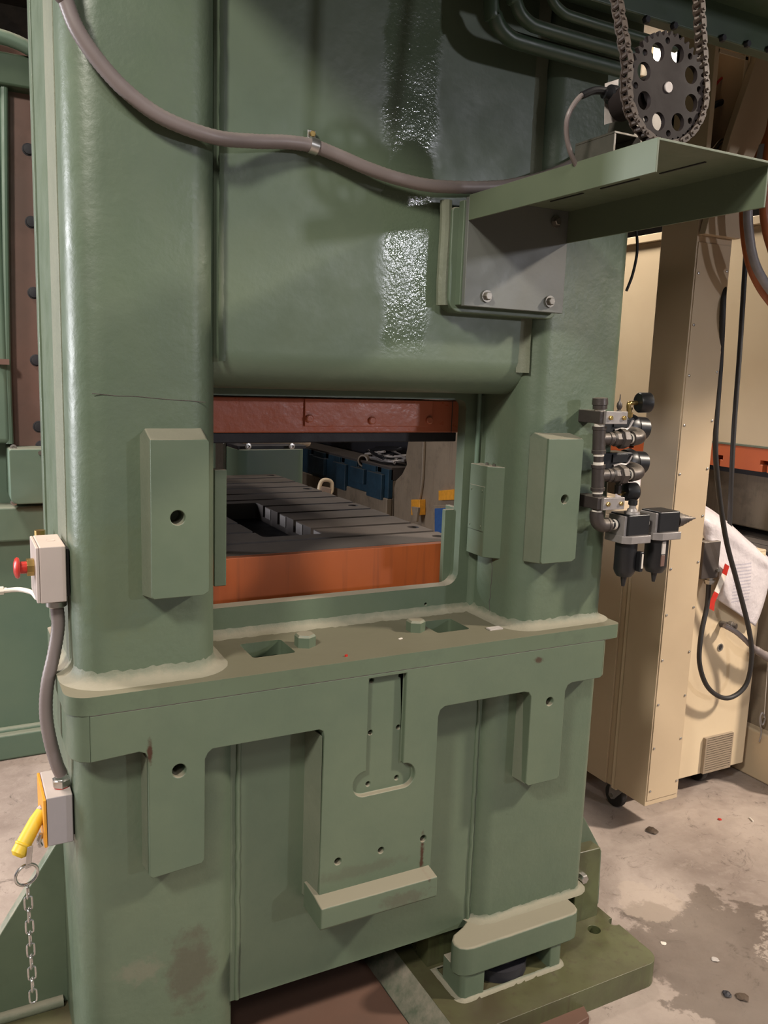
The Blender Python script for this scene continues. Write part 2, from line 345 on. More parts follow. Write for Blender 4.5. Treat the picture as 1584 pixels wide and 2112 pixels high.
# vertical weld fillets between crown and columns
for x0, s in ((.462, 1), (1.178, -1)):
    lp = []
    for j in range(5):
        a = j/4*pi/2; lp.append([(x0+s*(.020*(1-sin(a))-.002)+random.uniform(-.0012, .0012), YW+.001-.022*(1-cos(a)), 1.56+k*.02) for k in range(60)])
    MB().strip(lp).build('weld_bead', 'green_web' if s > 0 else 'weld', press, smooth=80)
# window plate between the columns -----------------------------
wp = MB().prism([(.455, LT-.01), (1.185, LT-.01), (1.185, 1.53), (.455, 1.53)], 'xz', 1.75, 1.785).build('window_plate', 'green', press)
cut(wp, MB().prism(rrect(.40, 1.137, 1.024, 1.490, (.0, .035, .02, 0), 6), 'xz', 1.7, 1.85))
cut(wp, MB().cyl(PY(882, 1248, 1.74), PY(882, 1248, 1.74)+Vector((0, .03, 0)), .0042, 14))
lp = []
for j in range(4):
    a = j/3*pi/2; lp.append([(.47+k*.0122+random.uniform(-.002, .002), 1.751-.026*(1-sin(a)), LT-.001+.022*(1-cos(a))+random.uniform(-.001, .0015)) for k in range(59)])
MB().strip(lp).build('weld_bead', 'weld', press, smooth=80)
lp = []
for j in range(4):
    a = j/3*pi/2; lp.append([(1.181-.018*(1-sin(a)), 1.751-.018*(1-cos(a)), .96+k*.0187) for k in range(30)])
MB().strip(lp).build('weld_bead', 'green', press, smooth=80)
# ledge (bed top flange) ---------------------------------------
led = MB().prism(rrect(.166, 1.462, YF, 1.80, (.045, .018, 0, 0), 10), 'xy', .922, LT).build('bed_ledge', 'green_led', press, .0035)
holes = MB().prism(rrect(.543, .638, 1.594, 1.688, (.008,)*4, 3), 'xy', .80, 1.0)
holes2 = MB().prism(rrect(.992, 1.082, 1.600, 1.690, (.008,)*4, 3), 'xy', .80, 1.0)
cut(led, holes); cut(led, holes2)
for x0, x1, y0, y1 in ((.543, .638, 1.594, 1.688), (.992, 1.082, 1.600, 1.690)):   # boxed pockets under the openings
    MB().add([(x, y, z) for z in (.923, .84) for x, y in ((x0, y0), (x1, y0), (x1, y1), (x0, y1))], [(0, 1, 5, 4), (1, 2, 6, 5), (2, 3, 7, 6), (3, 0, 4, 7), (4, 5, 6, 7)]).build('pocket_lining', 'green_base', press)
for (px, py) in ((629, 1331), (857, 1300)):
    p = PZ(px, py, LT); hexbolt((p.x, p.y, LT), (0, 0, 1), .0235 if px < 700 else .0225, .027, 'green_rel', press, 'hex_bolt')
p = PZ(1020, 1297, LT); MB().obox((p.x, p.y, LT+.0015), (1, 0, 0), (0, 1, 0), (0, 0, 1), .018, .009, .0015).build('small_tag', 'tagp', press)
# bed web --------------------------------------------------------
MB().box(.49, 1.12, 1.577, 1.60, .188, .93).build('bed_web', 'green', press)
for x0, s, mt in ((.503, 1, 'green'), (1.107, -1, 'green')):   # rough weld lines beside the web
    MB().tube([(x0+s*(.004+random.uniform(-.0015, .0015)), 1.577, .19+k*.02) for k in range(36)], .0055, 8, sub=1).build('weld_bead', mt, press, smooth=80)
# machined T relief ----------------------------------------------
def q(px, py): p = PY(px, py, YF); return (p.x, p.z)
rel = [(.2055, .9215), (.2055, .832)]+[(.292, .837), (.303, .832), (.308, .822), (.308, .579), (.314, .574), (.409, .581), (.415, .587), (.4165, .800), (.422, .811), (.431, .818),
       (.655, .818), (.664, .813), (.6665, .800), (.663, .408), (.940, .408), (.942, .800), (.947, .815), (.957, .821), (1.175, .8215), (1.190, .818), (1.197, .808), (1.198, .587), (1.206, .579), (1.294, .579), (1.300, .586),
       (1.300, .806), (1.306, .819), (1.318, .824), (1.408, .824), (1.412, .830), (1.412, .9215)]
ro = MB().prism(rel, 'xz', YF, 1.59).build('mounting_relief', 'green_rel', press, .0025)
# rounded cast ends of the band
for xs, s in ((.2055, -1), (1.412, 1)):
    w_ = .034 if s < 0 else .022
    end = [(xs, YF+.0005), (xs+s*w_*.55, YF+.010), (xs+s*w_*.9, YF+.03), (xs+s*w_, YF+.065), (xs+s*w_, 1.75), (xs, 1.75)]
    MB().prism(end, 'xy', .832 if s < 0 else .826, .923).build('band_end', 'green', press, .002)
pocket = [(.7475, .914), (.7475, .760)]
c1 = (.7475, .724); c2 = (.8265, .724); R_ = .0285
inv = [(.7755, .9435), (.7755, .7400)]
def pk():
    xl, xr = q(762, 1386)[0], q(840, 1376)[0]; zt = .9125; R = .0285; cz = q(741, 1645)[1]+R
    xa, xb = q(728, 1620)[0]+R, q(856, 1592)[0]-R; ta_ = math.asin(min(.99, (xl-xa)/R)); a = [(xl, zt)]
    a += [(xa+R*cos(t), cz+R*sin(t)) for t in [radians(90)-ta_+radians(d)*(180+math.degrees(ta_))/180 for d in range(0, 181, 10)]]
    tb_ = math.asin(max(-.99, min(.99, (xr-xb)/R)))
    a += [(xb+R*cos(t), cz+R*sin(t)) for t in [radians(270)+radians(d)*(180-math.degrees(tb_))/180 for d in range(0, 181, 10)]]
    a += [(xr, zt)]; return a
PK = pk(); cut(ro, MB().prism(PK[::-1], 'xz', YF-.02, YF+.013))
cm = MB()
for (px, py) in ((767, 1404), (827, 1393), (764, 1511), (822, 1500), (759, 1617), (818, 1604)):
    p = PY(px, py, YF+.013); cm.cyl((p.x, YF-.01, p.z), (p.x, YF+.04, p.z), .0052, 14)
cut(ro, cm)
cm = MB()
for (px, py, r) in ((697, 1777, .0078), (786, 1754, .0072), (873, 1730, .0078), (370, 1590, .0135), (1134, 1447, .0105)):
    p = PY(px, py, YF); cm.cyl((p.x, YF-.01, p.z), (p.x, YF+.06, p.z), r, 24)
cut(ro, cm)
# sloped cast sides of the relief legs, dusty
def side(x, z0, z1, w=.012):
    MB().add([(x+.001, YF+.004, z1), (x+.001, YF+.004, z0), (x+.001, YC+.03, z0), (x+.001, YC+.03, z1), (x-w, YC+.03, z1+.0), (x-w, YC+.03, z0-.004)],
             [(0, 1, 5, 4), (0, 4, 3), (1, 2, 5), (0, 3, 2, 1), (3, 4, 5, 2)]).build('cast_side', 'cast', press)
side(.308, .58, .815, .006); side(.663, .405, .80, .008); side(1.198, .585, .80, .005)
# support bar at the foot of the centre leg
MB().prism([(1.46, .389), (1.46, .436), (1.503, .442), (1.56, .442), (1.56, .381), (1.466, .383)], 'yz', .652, .936).build('support_bar', 'green_rel', press, .003)
# scribed seam between ledge and band
MB().box(.206, 1.43, YF-.0003, YF+.002, .9213, .9222).build('seam_line', 'iron', press)
# pads -----------------------------------------------------------
def pad(x0, x1, z0, z1, yb, d, hole, r):
    a = [(x0+.004, z0), (x1-.010, z0), (x1, z0+.006), (x1, z1-.004), (x1-.004, z1), (x0, z1), (x0, z0+.004)]
    b = [(x0-.008, z0-.006), (x1+.002, z0-.006), (x1+.006, z0), (x1+.006, z1+d*.6), (x1, z1+d), (x0+.002, z1+d), (x0-.009, z1+d*.4)]
    o = MB().prism(a, 'xz', YF, YF+.008).build('mounting_pad', 'green_rel', press, .002)
    ob_ = MB().prism(a, 'xz', YF+.003, yb, b).build('pad_base', 'cast', press, .004)
    p = PY(*hole, YF); cut(o, MB().cyl((p.x, YF-.01, p.z), (p.x, YF+.05, p.z), r, 24)); cut(ob_, MB().cyl((p.x, YF-.01, p.z), (p.x, YF+.05, p.z), r, 24)); return o
pad(.318, .4235, 1.127, 1.419, 1.56, .018, (367, 1068), .0135)
pad(1.199, 1.300, 1.127, 1.416, 1.56, .010, (1165, 1030), .0105)
# foot under the right column -------------------------------------
ff = [(1.105, 1.575), (1.075, 1.555), (1.040, 1.540), (1.026, 1.525), (1.022, 1.508), (1.028, 1.492), (1.042, 1.482), (1.060, 1.478), (1.357, 1.478), (1.374, 1.482), (1.386, 1.492), (1.391, 1.508), (1.391, 1.6), (1.2, 1.62), (1.1, 1.6)]
MB().prism(ff, 'xy', .131, .208).build('foot_flange', 'green_rel', press, .006, 3)
fillet(lr, .208, .014, .020, .0010).build('weld_bead', 'weld', press, smooth=80)
MB().prism(rrect(1.034, 1.100, 1.484, 1.57, (.014, .003, 0, 0), 5), 'xy', .06, .135).build('foot_post', 'green', press, .002)
MB().prism(rrect(1.300, 1.340, 1.484, 1.56, (.003, .014, 0, 0), 5), 'xy', .06, .135).build('foot_post', 'green', press, .002)
MB().lathe((1.19, 1.56, .068), (0, 0, 1), [(0, .075), (.03, .075), (.032, .05), (.05, .05), (.052, .06), (.07, .06)]).build('leveling_jack', 'black_iron', press)
fillet(rrect(1.034, 1.340, 1.484, 1.60, (.014, .014, 0, 0), 5), .068, .007, .012, .0007).build('weld_bead', 'weld', press, smooth=80)
bp = MB().prism(rrect(.975, 1.590, 1.388, 2.02, (0, .04, .04, 0), 8), 'xy', .0, .068).build('base_plate', 'green_base', press, .004)
cm = MB()
for (px, py, r) in ((1225, 1917, .0175), (1266, 1901, .0145)):
    p = PZ(px, py, .068); cm.cyl((p.x, p.y, .02), (p.x, p.y, .12), r, 24)
cut(bp, cm)
MB().add([(.975, 1.388, .068), (.975, 2.0, .068), (.925, 1.42, .0), (.925, 2.0, .0), (.975, 1.388, 0), (.975, 2.0, 0)], [(0, 1, 3, 2), (0, 2, 4), (1, 5, 3), (2, 3, 5, 4), (0, 4, 5, 1)]).build('base_plate_slope', 'green', press)
MB().box(1.02, 1.40, 1.62, 2.0, .068, .24).build('foot_core', 'green_base', press)
MB().box(.26, 3.2, 1.0, 1.46, 2.36, 2.9).build('shade_block', 'green_dk', press, .01)  # unseen block added overhead to cast shade on crown and trunk arm
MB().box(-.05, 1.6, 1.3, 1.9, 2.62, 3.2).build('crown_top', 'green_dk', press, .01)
# gussets
def gz(px, py, Y): p = PY(px, py, Y); return (p.x, p.z)
gY = 1.64
pts = [(1.40, .60), gz(1200, 1676, gY), gz(1241, 1755, gY), gz(1236, 1852, gY), (1.40, gz(1236, 1852, gY)[1])]
pts[3] = (pts[3][0], .066); pts[4] = (1.40, .066)
gus = MB().prism(pts, 'xz', gY, gY+.03).build('side_gusset', 'green', press, .003)
blk = [gz(1192, 1760, 1.60), gz(1240, 1748, 1.60), gz(1236, 1845, 1.60), (gz(1192, 1760, 1.60)[0], .066)]; blk[2] = (blk[2][0], .066)
bo = MB().prism(blk, 'xz', 1.60, 1.67).build('anchor_block', 'green_base', press, .004)
p = PY(1198, 1808, 1.60); hexbolt((p.x, 1.60, p.z), (0, -1, 0), .014, .018, 'nickel', bo, 'bolt')
gY = 1.85
def lz(px, py): return gz(px, py, gY)
a, b = lz(0, 1928), lz(110, 1750); sl = (b[1]-a[1])/(b[0]-a[0])
MB().prism([(.2, b[1]+(.2-b[0])*sl), (a[0]-.12, a[1]-.12*sl), (a[0]-.20, .09), (.2, .09)], 'xz', gY, gY+.03).build('side_gusset', 'green', press, .003)
MB().tube([(-.2+k*.02, gY-.004, .098) for k in range(20)], .014, 8, sub=1).build('weld_bead', 'weld', press, smooth=80)
MB().prism(rrect(-.22, .505, 1.413, 2.02, (.04, 0, 0, .04), 8), 'xy', 0, .09).build('base_plate', 'green_base', press, .004)
# added rim glint strip down the far edge of the column's left side
# slide ------------------------------------------------------------
sl_ = MB().prism([(.40, 1.402), (1.192, 1.402), (1.192, 1.470), (1.178, 1.484), (.40, 1.484)], 'xz', 1.85, 3.3).build('slide', 'redor', press, .004)
cp = [PY(629, 826, 1.845), PY(893, 826, 1.845), PY(893, 878, 1.845), PY(629, 874, 1.845)]
cpo = MB().prism([(cp[0].x, 1.483), (cp[1].x, 1.483), (cp[1].x, 1.418), (cp[0].x, 1.418)], 'xz', 1.844, 1.851).build('slide_cover', 'redor', press, .0015)
for (px, py) in ((638, 863), (767, 867), (885, 867)):
    p = PY(px, py, 1.843); MB().lathe((p.x, 1.8445, p.z), (0, -1, 0), [(0, .0095), (.006, .0095), (.008, .007)], 14).build('bolt', 'redor', cpo)
MB().box(1.158, 1.1595, 1.8485, 1.85, 1.402, 1.484).build('seam_line', 'iron', press)
MB().box(.41, 1.188, 1.87, 3.28, 1.377, 1.404).build('slide_face_plate', 'black_iron', press, .003)
MB().box(.36, 1.14, 1.95, 3.2, 1.484, 2.7).build('slide_body', 'green_far', press)
MB().box(.40, 1.2, 1.95, 3.38, 0, .80).build('bed_body', 'green_far', press)
# bolster -----------------------------------------------------------
MB().box(.38, 1.25, 1.90, 1.925, .80, 1.099).build('bolster_front', 'orange', press, .002)
MB().box(.38, 1.235, 1.925, 3.38, .80, 1.045).build('bolster_body', 'orange', press)
bol = MB().box(.38, 1.25, 1.922, 3.405, 1.045, 1.10).build('bolster_plate', 'iron', press)
cut(bol, MB().prism(rrect(.745, .92, 2.115, 2.68, (.012,)*4, 3), 'xy', 1.03, 1.12))
for k in range(10):
    y = 2.055+.1375*k; cut(bol, MB().box(.2, 1.3, y-.0105, y+.0105, 1.062, 1.12))
cm = MB()
for y in (1.985, 2.115+.014, 2.545, 2.955, 3.37): cm.cyl((1.217, y, 1.07), (1.217, y, 1.12), .018, 20)
cut(bol, cm)
for k in range(4):
    MB().box(.9175, .9195, 2.125+.1375*k-(.0 if k else 0)+.0, 2.175+.1375*k, 1.065, 1.0985).build('pocket_wall', 'alu', press)
MB().box(.74, .925, 2.11, 2.685, 1.044, 1.047).build('pocket_floor', 'black_iron', press)
# gib brackets either side of the bolster
p = PY(935, 1050, 1.79)
MB().prism(rrect(1.112, 1.172, 1.012, p.z, (.012, .012, 0, 0), 4), 'xz', 1.785, 1.80).build('gib_bracket', 'green', press, .002)
MB().box(1.158, 1.172, 1.80, 1.86, 1.03, p.z).build('gib_bracket', 'green', press, .002)
MB().box(.52, .548, 1.80, 1.83, 1.06, 1.325).build('gib_bracket', 'green', press, .002)
# junction box on the inner wall of the right column
jb = MB().prism([(1.182, 1.632), (1.182, 1.738), (1.150, 1.738), (1.150, 1.665), (1.160, 1.655)], 'xy', 1.112, 1.336).build('junction_box', 'green', press, .002)
cv = MB().box(1.147, 1.151, 1.668, 1.733, 1.175, 1.285).build('cover', 'green', jb, .001)
for y in (1.677, 1.724):
    for z in (1.186, 1.274): MB().lathe((1.1475, y, z), (-1, 0, 0), [(0, .003), (.002, .003)], 10).build('screw', 'green', cv)
for y in (1.66, 1.69): MB().lathe((1.166, y, 1.336), (0, 0, 1), [(0, .004), (.005, .004), (.006, .003)], 10).build('bolt', 'steeld', jb)
MB().tube([(1.165, 1.735, 1.52), (1.165, 1.735, 1.40), (1.165, 1.735, 1.33), (1.163, 1.733, 1.29), (1.158, 1.72, 1.275)], .0055, 10).build('conduit', 'green_far', press)
# pipes and beam under the crown, top right ---------------------------
for k, (x, z, Y) in enumerate(((.985, 2.213, 1.50), (1.012, 2.235, 1.47), (1.075, 2.262, 1.45))):
    r = .016-.003*k
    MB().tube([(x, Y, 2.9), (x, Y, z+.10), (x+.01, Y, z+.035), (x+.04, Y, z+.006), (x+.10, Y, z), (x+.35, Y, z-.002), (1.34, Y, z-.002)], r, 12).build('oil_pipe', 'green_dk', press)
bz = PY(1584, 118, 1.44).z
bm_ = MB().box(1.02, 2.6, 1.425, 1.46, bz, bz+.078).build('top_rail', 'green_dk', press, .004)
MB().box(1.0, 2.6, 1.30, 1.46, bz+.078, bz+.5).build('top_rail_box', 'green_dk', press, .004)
for px, py in ((1330, 42), (1387, 55), (1487, 80), (1538, 92), (1583, 103)):
    p = PY(px, py, 1.425); hexbolt((p.x, 1.425, p.z), (0, -1, 0), .008, .01, 'black_iron', bm_, 'bolt')

# ================================================================ FAR UPRIGHT OF THE PRESS
far = thing('press_upright', (.5, 3.6, 0), 'far green upright past the bolster with a bolted brown liner strip', 'press frame')
FYY = 3.42
MB().box(-.25, .36, FYY+.10, FYY+.5, .1, PY(0, 60, FYY).z).build('upright_body', 'green_far', far, .01)
MB().prism([(-.25, FYY+.02), (.36, FYY+.02), (.36, FYY+.2), (-.25, FYY+.2)], 'xy', .1, .92).build('lower_body', 'green_far', far, .012)
MB().box(-.3, .37, FYY-.03, FYY+.5, 0, .105).build('plinth', 'green_far', far, .01)
MB().tube([(-.25+k*.04, FYY+.015, .105) for k in range(16)], .016, 8, sub=1).build('weld_bead', 'green_far', far, smooth=80)
def FX(px, py, Y=FYY): p = PY(px, py, Y); return p
a, b = FX(8, 922), FX(90, 1032)
fb = MB().prism(rrect(a.x+.01, .36, b.z, a.z, (.03, .03, .01, .01), 5), 'xz', FYY-.08, FYY+.12).build('cover_box', 'green_far', far, .006)
for px, py in ((83, 934),): p = FX(px, py, FYY-.08); MB().lathe((p.x, FYY-.08, p.z), (0, -1, 0), [(0, .008), (.004, .008)], 10).build('screw', 'steeld', fb)
for px, py in ((26, 921), (27, 1033)): p = FX(px, py, FYY-.02); MB().lathe((p.x, FYY-.06, p.z), (0, -1, 0), [(0, .012), (.004, .012), (.0045, .006), (-.002, .005)], 14).build('eye_bolt', 'steel', far)
a, b = FX(0, 1045), FX(90, 1112)
MB().box(a.x-.2, .36, FYY-.02, FYY+.1, b.z, a.z).build('step_cover', 'green_far', far, .01)
g0, g1 = FX(24, 920, FYY+.06), FX(85, 112, FYY+.06)
lin = MB().box(g0.x, .355, FYY+.04, FYY+.11, g0.z, g1.z).build('liner_strip', 'brown', far, .003)
for px, py in ((50, 154), (56, 308), (62, 458), (67, 604), (72, 743), (78, 880), (83, 920)):
    p = FX(px, py, FYY+.04); hb = MB().lathe((p.x+.004, FYY+.042, p.z), (0, -1, 0), [(-.01, .022), (.004, .022), (.005, .018), (.012, .017), (.013, .010)], 20).build('cap_bolt', 'black_iron', lin)
a = FX(14, 500, FYY); MB().box(a.x-.17, a.x-.012, FYY-.02, FYY+.12, 1.24, 2.75).build('side_rail', 'green_far', far, .02, 3)
MB().tube([FX(7, 120), FX(10, 500), FX(14, 740), FX(20, 915)], .014, 10).build('oil_pipe', 'green_far', far)
p = FX(5, 746); MB().box(p.x-.02, p.x+.02, FYY-.05, FYY-.02, p.z-.01, p.z+.01).build('pipe_clip', 'brown', far)
a = FX(0, 90, FYY); MB().tube([(-.3, FYY-.05, a.z+.02), (.20, FYY-.05, a.z+.01), (.36, FYY-.05, a.z-.03)], .024, 14).build('top_lip', 'green_far', far)
MB().box(-.3, .36, FYY-.03, FYY+.2, a.z-.14, a.z-.03).build('top_lip', 'green_dk', far, .01)
# part seen through the window
g = MB()
a, b = PY(493, 928, FYY), PY(629, 1010, FYY)
cb = MB().prism(rrect(a.x, b.x, FYY, FYY+.5, (.04, .04, 0, 0), 6), 'xy', .6, a.z).build('cover_box', 'green_far', far, .004)
MB().box(a.x, b.x+.01, FYY+.02, FYY+.5, a.z, a.z+.015).build('lid', 'black_iron', cb, .003)
for px in (510, 600): p = PY(px, 922, FYY); MB().lathe((p.x, FYY-.005, p.z+.004), (0, -1, 0), [(0, .013), (.01, .013), (.011, .006), (.004, .005)], 14).build('bolt', 'steel', cb)
for px, wd, mt in ((472, .02, 'black_iron'), (484, .012, 'beige2'), (464, .014, 'steeld')):
    p = PY(px, 930, FYY+.2); MB().box(p.x-wd, p.x+wd, FYY+.18, FYY+.3, .9, 1.5).build('post', mt, far)
p0 = PY(560, 910, FYY+.2)
MB().box(p0.x-.16, p0.x+.16, FYY+.1, FYY+.35, p0.z-.02, p0.z+.05).build('motor_cover', 'beige3', far, .02)

# ================================================================ HOSE + CLAMP
hp = [(112, -60, 1.52), (135, 0, 1.525), (160, 62, 1.525), (205, 128, 1.525), (265, 192, 1.525), (340, 245, 1.525), (440, 282, 1.53), (520, 291, 1.55), (590, 293, 1.562), (645, 301, 1.566), (700, 322, 1.562), (760, 348, 1.555), (830, 371, 1.552), (900, 384, 1.548), (1000, 386, 1.548), (1060, 380, 1.548), (1130, 362, 1.545), (1200, 330, 1.53), (1260, 300, 1.50)]
hose = thing('flexible_conduit', PY(645, 301, 1.566), 'grey ribbed hose sagging across the green crown', 'hose')
h0_ = PY(112, -60, 1.52)
MB().tube([(h0_.x-.03, 1.56, 2.65), (h0_.x-.025, 1.53, 2.40)]+[PY(*p) for p in hp], .0130, 16, sub=14, ridges=.05).build('hose_body', 'conduit', hose, smooth=60)
def ribbon(name, ctr, R, wd, mat, parent, axis=(1, 0, -.15)):
    ax = Vector(axis).normalized(); c = Vector(ctr)
    return MB().lathe(c-ax*wd/2, ax, [(0, R-.001), (0, R+.0012), (wd, R+.0012), (wd, R-.001)], 24).build(name, mat, parent)
hc = thing('hose_clamp', PY(645, 301, 1.566), 'bright metal P-clip holding the grey hose to the crown', 'clamp')
c = PY(646, 301, 1.566); ribbon('band', c, .0140, .017, 'steel', hc)
MB().obox(c+Vector((.001, .012, .021)), (1, 0, 0), (0, 0, 1), (0, 1, 0), .0085, .010, .002).build('tab', 'steel', hc, .001)
hexbolt(c+Vector((.001, .008, .023)), (0, -1, 0), .006, .005, 'brass', hc, 'bolt')

# ================================================================ SHELF BRACKET
SY = 1.515; ST = 1.912
br = thing('shelf_bracket', (1.09, SY, 1.69), 'green channel shelf sticking out of the crown on a grey bolted plate', 'bracket')
x0, x1 = .966, 1.225; z0 = 1.692
pp = MB().box(x0, x1, SY, SY+.012, z0, ST-.003).build('back_plate', 'plate', br, .0015)
MB().box(x0-.004, x1-.004, SY+.012, SY+.032, z0+.002, ST-.008).build('spacer_plate', 'green_web', br, .002)
MB().prism(rrect(x0-.02, x1+.005, 1.68, ST-.02, (.03, .02, .02, .01), 6), 'xz', SY+.03, YW+.01).build('mounting_block', 'green_web', br, .003)
MB().tube([(x0-.024, SY+.048, 1.694), (x0-.026, SY+.048, 1.75), (x0-.024, SY+.048, 1.85), (x0-.026, SY+.048, 1.905)], .013, 10).build('weld_bead', 'weld', br)
for px, py in ((1002, 611), (1132, 622), (1145, 458)):
    p = PY(px, py, SY); hexbolt((p.x, SY-.003, p.z), (0, -1, 0), .0085, .010, 'steeld', br, 'bolt', (.0125, .002), 'steeld')
e0 = 1.000
sh = MB().box(.966, 1.226, e0, SY, ST-.004, ST).build('shelf_top', 'shelf', br, .0008)
MB().box(.966, .970, e0, SY, ST-.050, ST-.003).build('flange', 'shelf', br, .0008)
MB().box(1.222, 1.226, e0+.01, SY, ST-.070, ST-.003).build('flange', 'shelf', br, .0008)
for k in range(3):
    MB().box(1.12, 1.124, e0+.05+k*.15, e0+.15+k*.15, ST-.0055, ST-.0035).build('slot', 'dark', br)

# ================================================================ SPROCKET, CHAIN, ENCODER
KY = 1.055; kc = PY(1374, 182, KY); RS = .0815
spk = thing('chain_sprocket', kc, 'dark drilled sprocket wheel standing on the green shelf', 'sprocket')
tee = 40; out = []
for k in range(tee):
    for f, rr in ((0, .0), (.22, .0), (.42, -.006), (.58, -.0075), (.78, -.006)):
        a = 2*pi*(k+f)/tee; out.append((kc.x+(RS+rr)*cos(a), kc.z+(RS+rr)*sin(a)))
so = MB().prism(out, 'xz', KY-.004, KY+.004).build('wheel', 'sprk', spk, .0006)
cm = MB()
for k in range(8):
    a = radians(30+45*k); cm.cyl((kc.x+.054*cos(a), KY-.02, kc.z+.054*sin(a)), (kc.x+.054*cos(a), KY+.02, kc.z+.054*sin(a)), .0135, 24)
for k in range(8):
    a = radians(30+45*k+22.5); cm.cyl((kc.x+.067*cos(a), KY-.02, kc.z+.067*sin(a)), (kc.x+.067*cos(a), KY+.02, kc.z+.067*sin(a)), .005, 14)
cut(so, cm)
MB().cyl((kc.x, KY-.006, kc.z), (kc.x, KY+.10, kc.z), .0085, 20).build('shaft', 'alu', spk, .001)
MB().cyl((kc.x, KY+.004, kc.z), (kc.x, KY+.025, kc.z), .024, 24).build('hub', 'sprk', spk, .001)
# chain path: down the left, round the wheel, up the right
def chain_pts():
    a0, a1 = radians(168), radians(372); arc = [Vector((kc.x+(RS+.001)*cos(a0+(a1-a0)*k/40), KY, kc.z+(RS+.001)*sin(a0+(a1-a0)*k/40))) for k in range(41)]
    L0 = PY(1262, -60, 1.09); R1 = PY(1438, -60, 1.09)
    top = [L0+(L0-arc[0]).normalized()*.15, L0+(L0-arc[0]).normalized()*.07]; top2 = [R1+(R1-arc[-1]).normalized()*.07, R1+(R1-arc[-1]).normalized()*.15]
    pre = [L0.lerp(arc[0], t/10) for t in range(10)]; post = [arc[-1].lerp(R1, (t+1)/10) for t in range(10)]
    return top+pre+arc+post+top2
cp_ = chain_pts(); pitch = .0127; samp = [cp_[0]]; acc = 0; cur = cp_[0]; i = 1
while i < len(cp_):
    d = (cp_[i]-cur).length
    if d >= pitch-acc: cur = cur+(cp_[i]-cur).normalized()*(pitch-acc); samp.append(cur.copy()); acc = 0
    else: acc += d; cur = cp_[i]; i += 1
ch = thing('roller_chain', samp[0], 'rusty roller chain looped under the drilled sprocket and hanging from above', 'chain')
for k in range(len(samp)-1):
    a, b = samp[k], samp[k+1]; t = (b-a).normalized(); yv = Vector((0, 1, 0)); n = t.cross(yv).normalized(); yv = n.cross(t).normalized()
    m = MB(); wdt = .0062 if k % 2 else .0082; hh = .0052
    for sgn in (-1, 1):
        pl = []
        for c_, s_ in ((a, -1), (b, 1)):
            for j in range(7):
                an = -pi/2+pi*j/6; pl.append(c_+t*s_*hh*cos(an)+n*s_*hh*sin(an))
        o1 = [p_+yv*sgn*wdt for p_ in pl]; o2 = [p_+yv*(sgn*wdt+.0014) for p_ in pl]; K = len(pl)
        m.add(o1+o2, [tuple(range(K)), tuple(range(2*K-1, K-1, -1))]+[(j, j+K, (j+1) % K+K, (j+1) % K) for j in range(K)])
    m.cyl(a-yv*.0075, a+yv*.0075, .0042, 10); m.cyl(a-yv*.0105, a+yv*.0105, .002, 8); m.build('link', 'chain', ch)
EY = 1.20
en = thing('encoder_unit', PY(1250, 310, EY), 'grey resolver unit on the shelf behind the drilled sprocket, cable looping out', 'sensor')
bx = PY(1215, 300, EY); zb = ST
MB().box(bx.x+.002, bx.x+.006, 1.14, 1.24, zb, zb+.042).build('base_channel', 'steeld', en, .001)
MB().box(bx.x+.002, bx.x+.13, 1.14, 1.24, zb+.042, zb+.046).build('base_channel', 'steeld', en, .001)
MB().box(bx.x+.05, bx.x+.054, 1.13, 1.24, zb, zb+.042).build('base_channel', 'steeld', en, .001)
MB().prism([(bx.x+.05, zb+.046), (bx.x+.13, zb+.046), (bx.x+.115, zb+.12), (bx.x+.075, zb+.15), (bx.x+.065, zb+.12)], 'xz', 1.15, 1.22).build('housing', 'steeld', en, .003)
MB().cyl((kc.x, 1.085, kc.z), (kc.x, 1.16, kc.z), .026, 28).build('flange', 'sprk', en, .003)
cc = PY(1278, 196, 1.16); ce = PY(1238, 190, 1.16)
MB().lathe(cc+Vector((.02, 0, 0)), ce-cc, [(0, .016), (.018, .016), (.019, .013), (.03, .013), (.031, .015), (.042, .015), (.043, .010), (.055, .008)], 20).build('connector', 'black', en)
MB().tube([PY(1250, 188, 1.16), PY(1225, 187, 1.16), PY(1196, 200, 1.16), PY(1173, 235, 1.16), PY(1168, 270, 1.17), PY(1175, 310, 1.18), PY(1190, 345, 1.19), PY(1196, 365, 1.19)], .0042, 10).build('cable', 'conduit', en)
MB().tube([PY(1250, 188, 1.16), PY(1225, 187, 1.16), PY(1200, 197, 1.16)], .0062, 10).build('cable_sleeve', 'black', en)
tg = MB()
pq = [PY(1248, 172, 1.17), PY(1276, 163, 1.17), PY(1272, 250, 1.17), PY(1247, 257, 1.17)]
tg.add([tuple(v) for v in pq]+[tuple(v+Vector((0, .001, 0))) for v in pq], [(0, 1, 2, 3), (7, 6, 5, 4), (0, 4, 5, 1), (1, 5, 6, 2), (2, 6, 7, 3), (3, 7, 4, 0)]).build('paper_tag', 'tagp', en)

